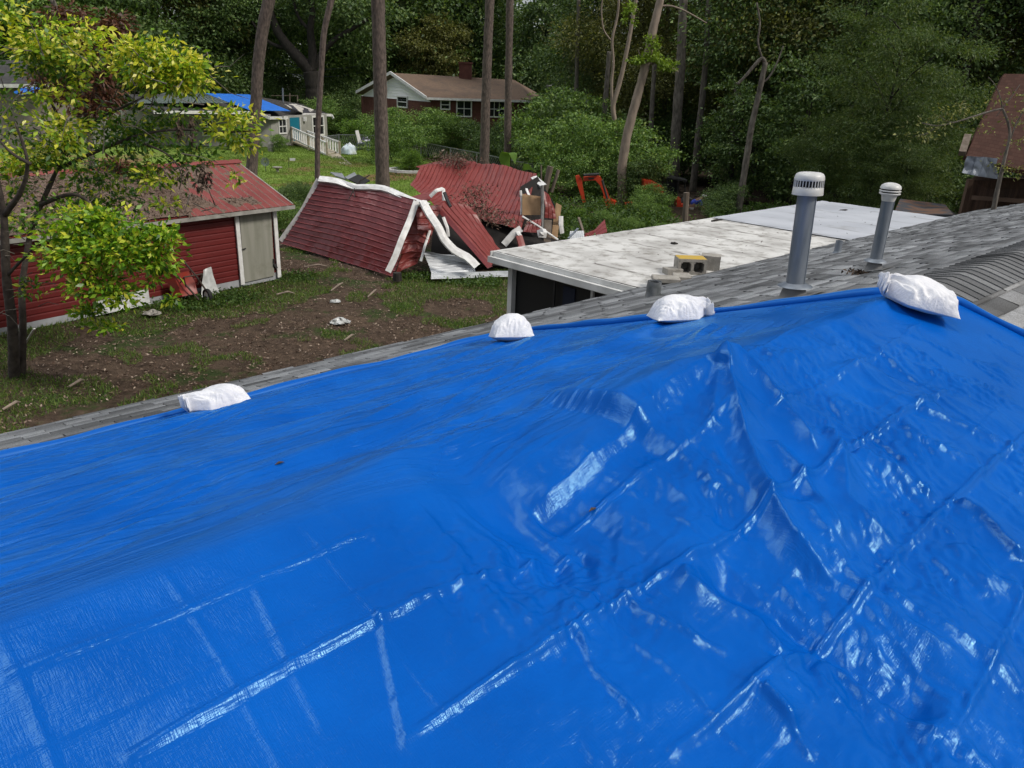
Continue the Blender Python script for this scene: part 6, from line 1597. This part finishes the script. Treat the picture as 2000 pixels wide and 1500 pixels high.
lowc = pxblobs([(160, 440, 60, 32, 12.0), (215, 440, 50, 28, 11.9), (125, 490, 40, 38, 12.0), (180, 500, 60, 40, 11.8), (240, 490, 45, 36, 11.8), (290, 480, 42, 30, 11.9), (310, 510, 30, 26, 11.9), (195, 555, 45, 30, 11.8), (235, 575, 30, 22, 11.8), (175, 610, 30, 16, 11.9), (325, 460, 25, 18, 11.9), (285, 545, 16, 14, 11.9), (345, 585, 16, 10, 11.9), (205, 640, 30, 12, 11.9), (185, 420, 28, 14, 11.9)], 12)
V, F = crown(lowc, 5600, .108, 66, sub=15, spread=.38, shell=.25, aspect=.46)
LM_low = leafmat('low_bough_leaves', [(0, (.05, .13, .012)), (.30, (.13, .29, .02)), (.60, (.24, .43, .03)), (.80, (.45, .58, .05)), (1, (.72, .70, .08))], transl=.38, rough=.36, spec=.5)
mesh_np('low_bough_leaves', V, F, LM_low, ct)
# withered dark pods
p = []
for px, py in ((352, 250), (375, 268), (392, 330), (402, 350), (405, 345), (353, 255), (360, 340), (390, 362), (375, 235)):
    c = AT(px, py, 12.5); q = rg.normal(size=(26, 3)) * np.array([.035, .03, .07]); p.append(c + q)
V, F = leaf_quads(np.concatenate(p), .09, rg, droop=1.2, aspect=.4); mesh_np('withered_leaves', V, F, M_litter, ct)
# red brown dead tree behind it
dt = empty('dead_tree', AT(170, 420, 20), 'dead tree with red brown withered leaves behind the yellow green tree', 'tree')
b = MB(); bark_tube(b, [AT(180, 420, 19) * [1, 1, 0], AT(172, 240, 19), AT(160, 150, 19), AT(122, 40, 19), AT(100, -5, 19)], [.09, .08, .07, .06, .05], 25); bark_tube(b, [AT(172, 220, 19), AT(190, 160, 19), AT(215, 100, 19)], [.04, .02], 26, seg=6); bark_tube(b, [AT(160, 150, 19), AT(120, 100, 19), AT(60, 60, 19)], [.04, .02], 26, seg=6); b.build('trunk', M_bark2, dt, True)
V, F = crown(pxblobs([(150, 50, 40, 28), (190, 70, 40, 28), (215, 45, 30, 25), (225, 95, 28, 30), (200, 130, 30, 30), (190, 180, 32, 28), (205, 210, 25, 20), (90, 165, 40, 22), (140, 190, 35, 22), (170, 215, 30, 18), (250, 340, 35, 14), (225, 320, 30, 14), (290, 325, 25, 12), (130, 30, 30, 20), (100, 180, 30, 15)], 19), 6500, .13, 67, sub=30, spread=.32, shell=.2, aspect=.32, droop=.9); mesh_np('withered_leaves', V, F, LM_brown, dt)

# banana leaf behind the wreck
bt = empty('banana_plant', AT(1000, 340, 30), 'broad pale green banana leaf poking up behind the wrecked red roof', 'plant')
b = MB(); P_ = lerp_poly([AT(992, 345, 30), AT(985, 312, 30), AT(990, 298, 30), AT(1002, 300, 29.8), AT(1006, 320, 29.6)], 16); w_ = np.sin(np.linspace(.1, 3.1, 16)) * .22
b.grid(np.stack([P_ + np.stack([w_, 0 * w_, .15 * w_], -1), P_, P_ - np.stack([w_, 0 * w_, -.15 * w_], -1)], 1)); b.build('leaf', LM_bright, bt, True)
b = MB(); P_ = lerp_poly([AT(1018, 345, 29.5), AT(1022, 326, 29.5), AT(1034, 326, 29.3), AT(1042, 334, 29.2)], 12); w_ = np.sin(np.linspace(.1, 3.1, 12)) * .12; b.grid(np.stack([P_ + np.stack([0 * w_, 0 * w_, w_], -1), P_, P_ - np.stack([0 * w_, 0 * w_, w_], -1)], 1)); b.build('leaf', LM_bright, bt, True)

# ------------------------------------------------------------------ ground cover
rg = np.random.default_rng(5)
def scatter(n, x0, x1, y0, y1, f, thr):
    x = rg.uniform(x0, x1, n); y = rg.uniform(y0, y1, n); k = f(x, y) > thr; x, y = x[k], y[k]
    z = .06 * fbm(x * .35, y * .35, 3) + .02 * pn(x * 1.7, y * 1.7, 9) - .05; return np.stack([x, y, z + .01], -1)
p = scatter(42000, -13, 4, 9, 27, lambda x, y: pn(x * .8, y * .8, 7) + rg.uniform(-.6, .6, len(x)), -.2)
V, F = leaf_quads(p, .068, rg, aspect=.45); V[:, 2] = np.maximum(V[:, 2] * .6, np.repeat(p[:, 2], 4) - .005)
tag(mesh_np('leaf_litter', V, F, leafmat('leaf_litter', [(0, (.05, .028, .018)), (.45, (.13, .08, .055)), (.75, (.20, .14, .10)), (1, (.38, .30, .23))], transl=0)), 'dry leaf litter scattered over the bare yard', 'leaf litter', kind='stuff')
def grassf(x, y):
    g = pn(x * .55, y * .55, 17) + .5 * pn(x * 1.6, y * 1.6, 18)
    for gx, gy, r_, a in ((-10, 11.6, 1.6, 2.), (-9.0, 11.2, 1.3, 1.6), (-.7, 20.6, 1.3, 1.6), (-1.4, 20.4, .9, 1.2), (-7.6, 17.6, 1.1, 1.3), (-6.6, 18.9, .9, 1.1), (-8.3, 16.8, .9, 1.1), (-6.1, 20.2, .7, 1.2), (-3.2, 21.2, .5, 1), (-9.8, 15.6, 1.2, .8), (-6.5, 14.6, .7, .9), (-5.6, 17.9, .7, .8)):
        g = g + a * np.exp(-((x - gx) ** 2 + (y - gy) ** 2) / r_ ** 2)
    return g
p = scatter(300000, -13, 4, 9, 27, grassf, .28)
V, F = leaf_quads(p, .085, rg, droop=-1.6, aspect=.13); tag(mesh_np('grass_patches', V, F, LM_grass), 'thin patches of green grass and weeds in the bare yard', 'grass', kind='stuff')
p = scatter(60000, -9, -.4, 17, 24, lambda x, y: np.exp(-((x + .9) ** 2 / 1.2 + (y - 20.9) ** 2 / .5)) + np.exp(-((x + 6.9) ** 2 / .8 + (y - 18.3) ** 2 / .5)) + np.exp(-((x + 7.8) ** 2 / .7 + (y - 17.4) ** 2 / .4)) + np.exp(-((x + 5.9) ** 2 / .3 + (y - 20.6) ** 2 / .3)) + np.exp(-((x + 2.8) ** 2 / .4 + (y - 21.4) ** 2 / .2)) + rg.uniform(-.35, .35, len(x)), .62)
p[:, 2] += rg.random(len(p)) * .16
V, F = leaf_quads(p, .075, rg, droop=-.3, aspect=.5); tag(mesh_np('weeds', V, F, LM_weed), 'leafy low weeds by the shed door and before the wreck', 'weeds', kind='stuff')
p = scatter(60000, 1, 14, 24, 36, lambda x, y: pn(x * .5, y * .5, 27) + .4 * pn(x * 2, y * 2, 28) - 3. * ((np.abs(x - .215 * y) < .9) & (y > 31)), -.25); p[:, 2] += rg.random(len(p)) ** 1.5 * .55 * (1 + .6 * pn(p[:, 0], p[:, 1], 6))
V, F = leaf_quads(p, .13, rg, droop=-.2, aspect=.5); tag(mesh_np('undergrowth', V, F, LM_weed), 'green undergrowth behind the white flat roof', 'undergrowth', kind='stuff')
p = scatter(60000, -20, 2, 34, 62, lambda x, y: np.ones_like(x), 0)
V, F = leaf_quads(p, .12, rg, droop=-1.2, aspect=.2); tag(mesh_np('lawn_grass', V, F, leafmat('lawn_blades', [(0, (.09, .16, .02)), (1, (.20, .29, .05))], transl=.3)), 'green lawn grass in front of the neighbouring houses', 'lawn', kind='stuff')

# ------------------------------------------------------------------ diggers and the person
M_or = M('orange_paint', (.52, .045, .010), (.42, .04, .012), rough=.45, scale=3)
M_hyd = M('steel_rod', (.35, .35, .36), rough=.3, metal=.8)
def plate(pts, y, t, mat, name, parent): return MB().slab([AT(a, c, y) for a, c in pts], t, (0, -1, 0)).build(name, mat, parent)
dg = empty('excavator', AT(1195, 412, 35), 'orange mini digger with raised bent boom half hidden by a trunk', 'excavator')
plate([(1165, 343), (1173, 345), (1186, 372), (1191, 386), (1183, 391), (1172, 362), (1163, 352), (1140, 354), (1140, 346)], 35, .22, M_or, 'boom', dg)
plate([(1124, 344), (1131, 342), (1137, 350), (1138, 362), (1144, 396), (1139, 398), (1132, 374), (1126, 356)], 34.95, .18, M_or, 'stick', dg)
MB().tube([AT(1140, 342, 34.9), AT(1170, 340, 34.9)], .06, 8).build('hydraulic_cylinder', M_dark, dg)
MB().tube([AT(1176, 352, 34.75), AT(1186, 388, 34.75)], .05, 8).build('hydraulic_hose', M_dark, dg)
plate([(1139, 398), (1150, 400), (1162, 412), (1150, 416), (1139, 410)], 34.9, .5, M_dark, 'bucket', dg)
b = MB(); b.slab([AT(1180, 388, 35.2), AT(1205, 394, 35.2), AT(1206, 408, 35.2), AT(1184, 410, 35.2)], .8, (0, -1, 0)); b.slab([AT(1221, 398, 35.2), AT(1238, 396, 35.2), AT(1235, 408, 35.2), AT(1222, 412, 35.2)], .5, (0, -1, 0)); b.build('blade', M_or, dg)
b = MB(); b.slab([AT(1175, 410, 35.4), AT(1182, 404, 35.4), AT(1240, 404, 35.4), AT(1245, 412, 35.4), AT(1238, 420, 35.4), AT(1180, 420, 35.4)], .35, (0, -1, 0)); b.build('track', M_dark, dg)
b = MB(); b.slab([AT(1258, 352, 36), AT(1276, 355, 36), AT(1296, 366, 36), AT(1296, 378, 36), AT(1258, 372, 36)], 1.0, (0, -1, 0)); b.build('body', M_or, dg)
# cylinder decals: dark scribble marks on the boom
b = MB(); b.slab([AT(1148, 347, 34.99), AT(1160, 347, 34.99), AT(1160, 350, 34.99), AT(1150, 351, 34.99)], .005, (0, -1, 0)); b.build('boom_decal', M_dark, dg)
lo = empty('tractor', AT(1330, 405, 39), 'second orange machine with a dark canopy roof behind the bending person', 'tractor')
MB().slab([AT(1301, 346, 39), AT(1342, 352, 38.6), AT(1338, 348, 41), AT(1310, 343, 41)], .08, (0, 0, 1)).build('canopy', M_dark, lo)
MB().slab([AT(1302, 350, 39.3), AT(1324, 352, 39.3), AT(1324, 384, 39.3), AT(1302, 380, 39.3)], .9, (0, -1, 0)).build('cab', M('dark_cab', (.012, .014, .018), rough=.3), lo)
for q in ((1303, 350, 385), (1323, 352, 388), (1338, 352, 388)): MB().tube([AT(q[0], q[1], 39.1), AT(q[0], q[2], 39.1)], .04, 6).build('canopy_post', M_dark, lo)
plate([(1322, 391), (1329, 387), (1331, 400), (1345, 398), (1350, 408), (1322, 408)], 37.6, .6, M_or, 'loader_arm', lo)
MB().lathe(AT(1340, 404, 38.2), [(.001, -.15), (.42, -.15), (.48, -.1), (.48, .1), (.42, .15), (.001, .15)], 18, (0.2, -1, 0)).build('wheel', M_dark, lo)


def person():
    y = 37.0; s_ = y / FPX * 1.03
    e = empty('person', AT(1352, 412, y) * [1, 1, 0], 'person in a blue shirt, white cap and pale trousers bending forward', 'person')
    hip = AT(1349, 401, y); gnd = -.2
    j = [hip, hip + [.02, -.10, -.12], hip + [.10, -.12, -.48], hip + [.02, -.10, gnd + .06 - hip[2]], hip + [.14, -.2, gnd + .03 - hip[2]],
         hip + [-.02, .10, -.12], hip + [-.02, .12, -.50], hip + [-.10, .10, gnd + .06 - hip[2]], hip + [.02, .06, gnd + .03 - hip[2]],
         hip + [.18, -.02, .16], hip + [.36, -.03, .30], hip + [.47, -.03, .36], hip + [.56, -.03, .38], hip + [.62, -.03, .40],
         hip + [.38, -.20, .27], hip + [.46, -.24, .02], hip + [.60, -.22, -.14], hip + [.66, -.21, -.20], hip + [.38, .15, .27], hip + [.50, .18, .02], hip + [.66, .14, -.12], hip + [.72, .13, -.17]]
    ed = [(0, 1), (1, 2), (2, 3), (3, 4), (0, 5), (5, 6), (6, 7), (7, 8), (0, 9), (9, 10), (10, 11), (11, 12), (12, 13), (10, 14), (14, 15), (15, 16), (16, 17), (10, 18), (18, 19), (19, 20), (20, 21)]
    rr = [.15, .095, .07, .05, .035, .095, .07, .05, .035, .15, .14, .06, .095, .085, .065, .05, .036, .03, .065, .05, .036, .03]
    me = bpy.data.meshes.new('body'); loc = np.array(e.location)
    me.from_pydata([tuple(q - loc) for q in j], ed, []); o = bpy.data.objects.new('body', me); COL.objects.link(o); o.parent = e
    sk = o.modifiers.new('skin', 'SKIN'); sub = o.modifiers.new('sub', 'SUBSURF'); sub.levels = sub.render_levels = 2
    for i, r_ in enumerate(rr): me.skin_vertices[0].data[i].radius = (r_, r_)
    me.skin_vertices[0].data[0].use_root = True
    me.materials.append(M('skin', (.20, .11, .075), rough=.6))
    # clothes: slightly wider limbs
    def clothes(name, idx, k, mat):
        mp = {i: n for n, i in enumerate(idx)}; m2 = bpy.data.meshes.new(name); m2.from_pydata([tuple(j[i] - loc) for i in idx], [(mp[a], mp[c]) for a, c in ed if a in mp and c in mp], [])
        q = bpy.data.objects.new(name, m2); COL.objects.link(q); q.parent = e; q.modifiers.new('skin', 'SKIN'); u_ = q.modifiers.new('sub', 'SUBSURF'); u_.levels = u_.render_levels = 2
        for n, i in enumerate(idx): m2.skin_vertices[0].data[n].radius = (rr[i] * k, rr[i] * k)
        m2.skin_vertices[0].data[0].use_root = True; m2.materials.append(mat)
    clothes('shirt', [0, 9, 10, 14, 15, 18, 19], 1.14, M('blue_shirt', (.025, .05, .34), (.035, .07, .42), rough=.8, scale=6))
    clothes('trousers', [0, 1, 2, 3, 5, 6, 7], 1.18, M('pale_trousers', (.45, .43, .40), rough=.9))
    hd = j[12]; b = MB(); ax = np.array([.45, 0, .9]); b.lathe(hd + np.array([.02, 0, .035]), [(.115, 0), (.118, .03), (.10, .075), (.06, .10), (.001, .11)], 16, ax); b.slab([hd + np.array([.10, -.09, .02]), hd + np.array([.23, -.06, -.06]), hd + np.array([.23, .06, -.06]), hd + np.array([.10, .09, .02])], .012); b.build('cap', M_cap, e, True)
    for sy in (-1, 1):            # small hands with fingers
        w_ = j[17] if sy < 0 else j[21]; b = MB(); b.tube([w_, w_ + np.array([.04, 0, -.05]), w_ + np.array([.06, 0, -.085])], [.03, .04, .03], 8)
        for f in range(4): a_ = w_ + np.array([.06, (f - 1.5) * .018, -.08]); b.tube([a_, a_ + np.array([.02, 0, -.035]), a_ + np.array([.015, 0, -.065])], [.010, .009, .007], 5)
        a_ = w_ + np.array([.03, -sy * .035, -.04]); b.tube([a_, a_ + np.array([.03, -sy * .015, -.03])], [.011, .008], 5); b.build('glove', M_cap, e, True)
person()
for o in list(bpy.data.objects):
    if o.type == 'EMPTY' and not o.children: bpy.data.objects.remove(o)
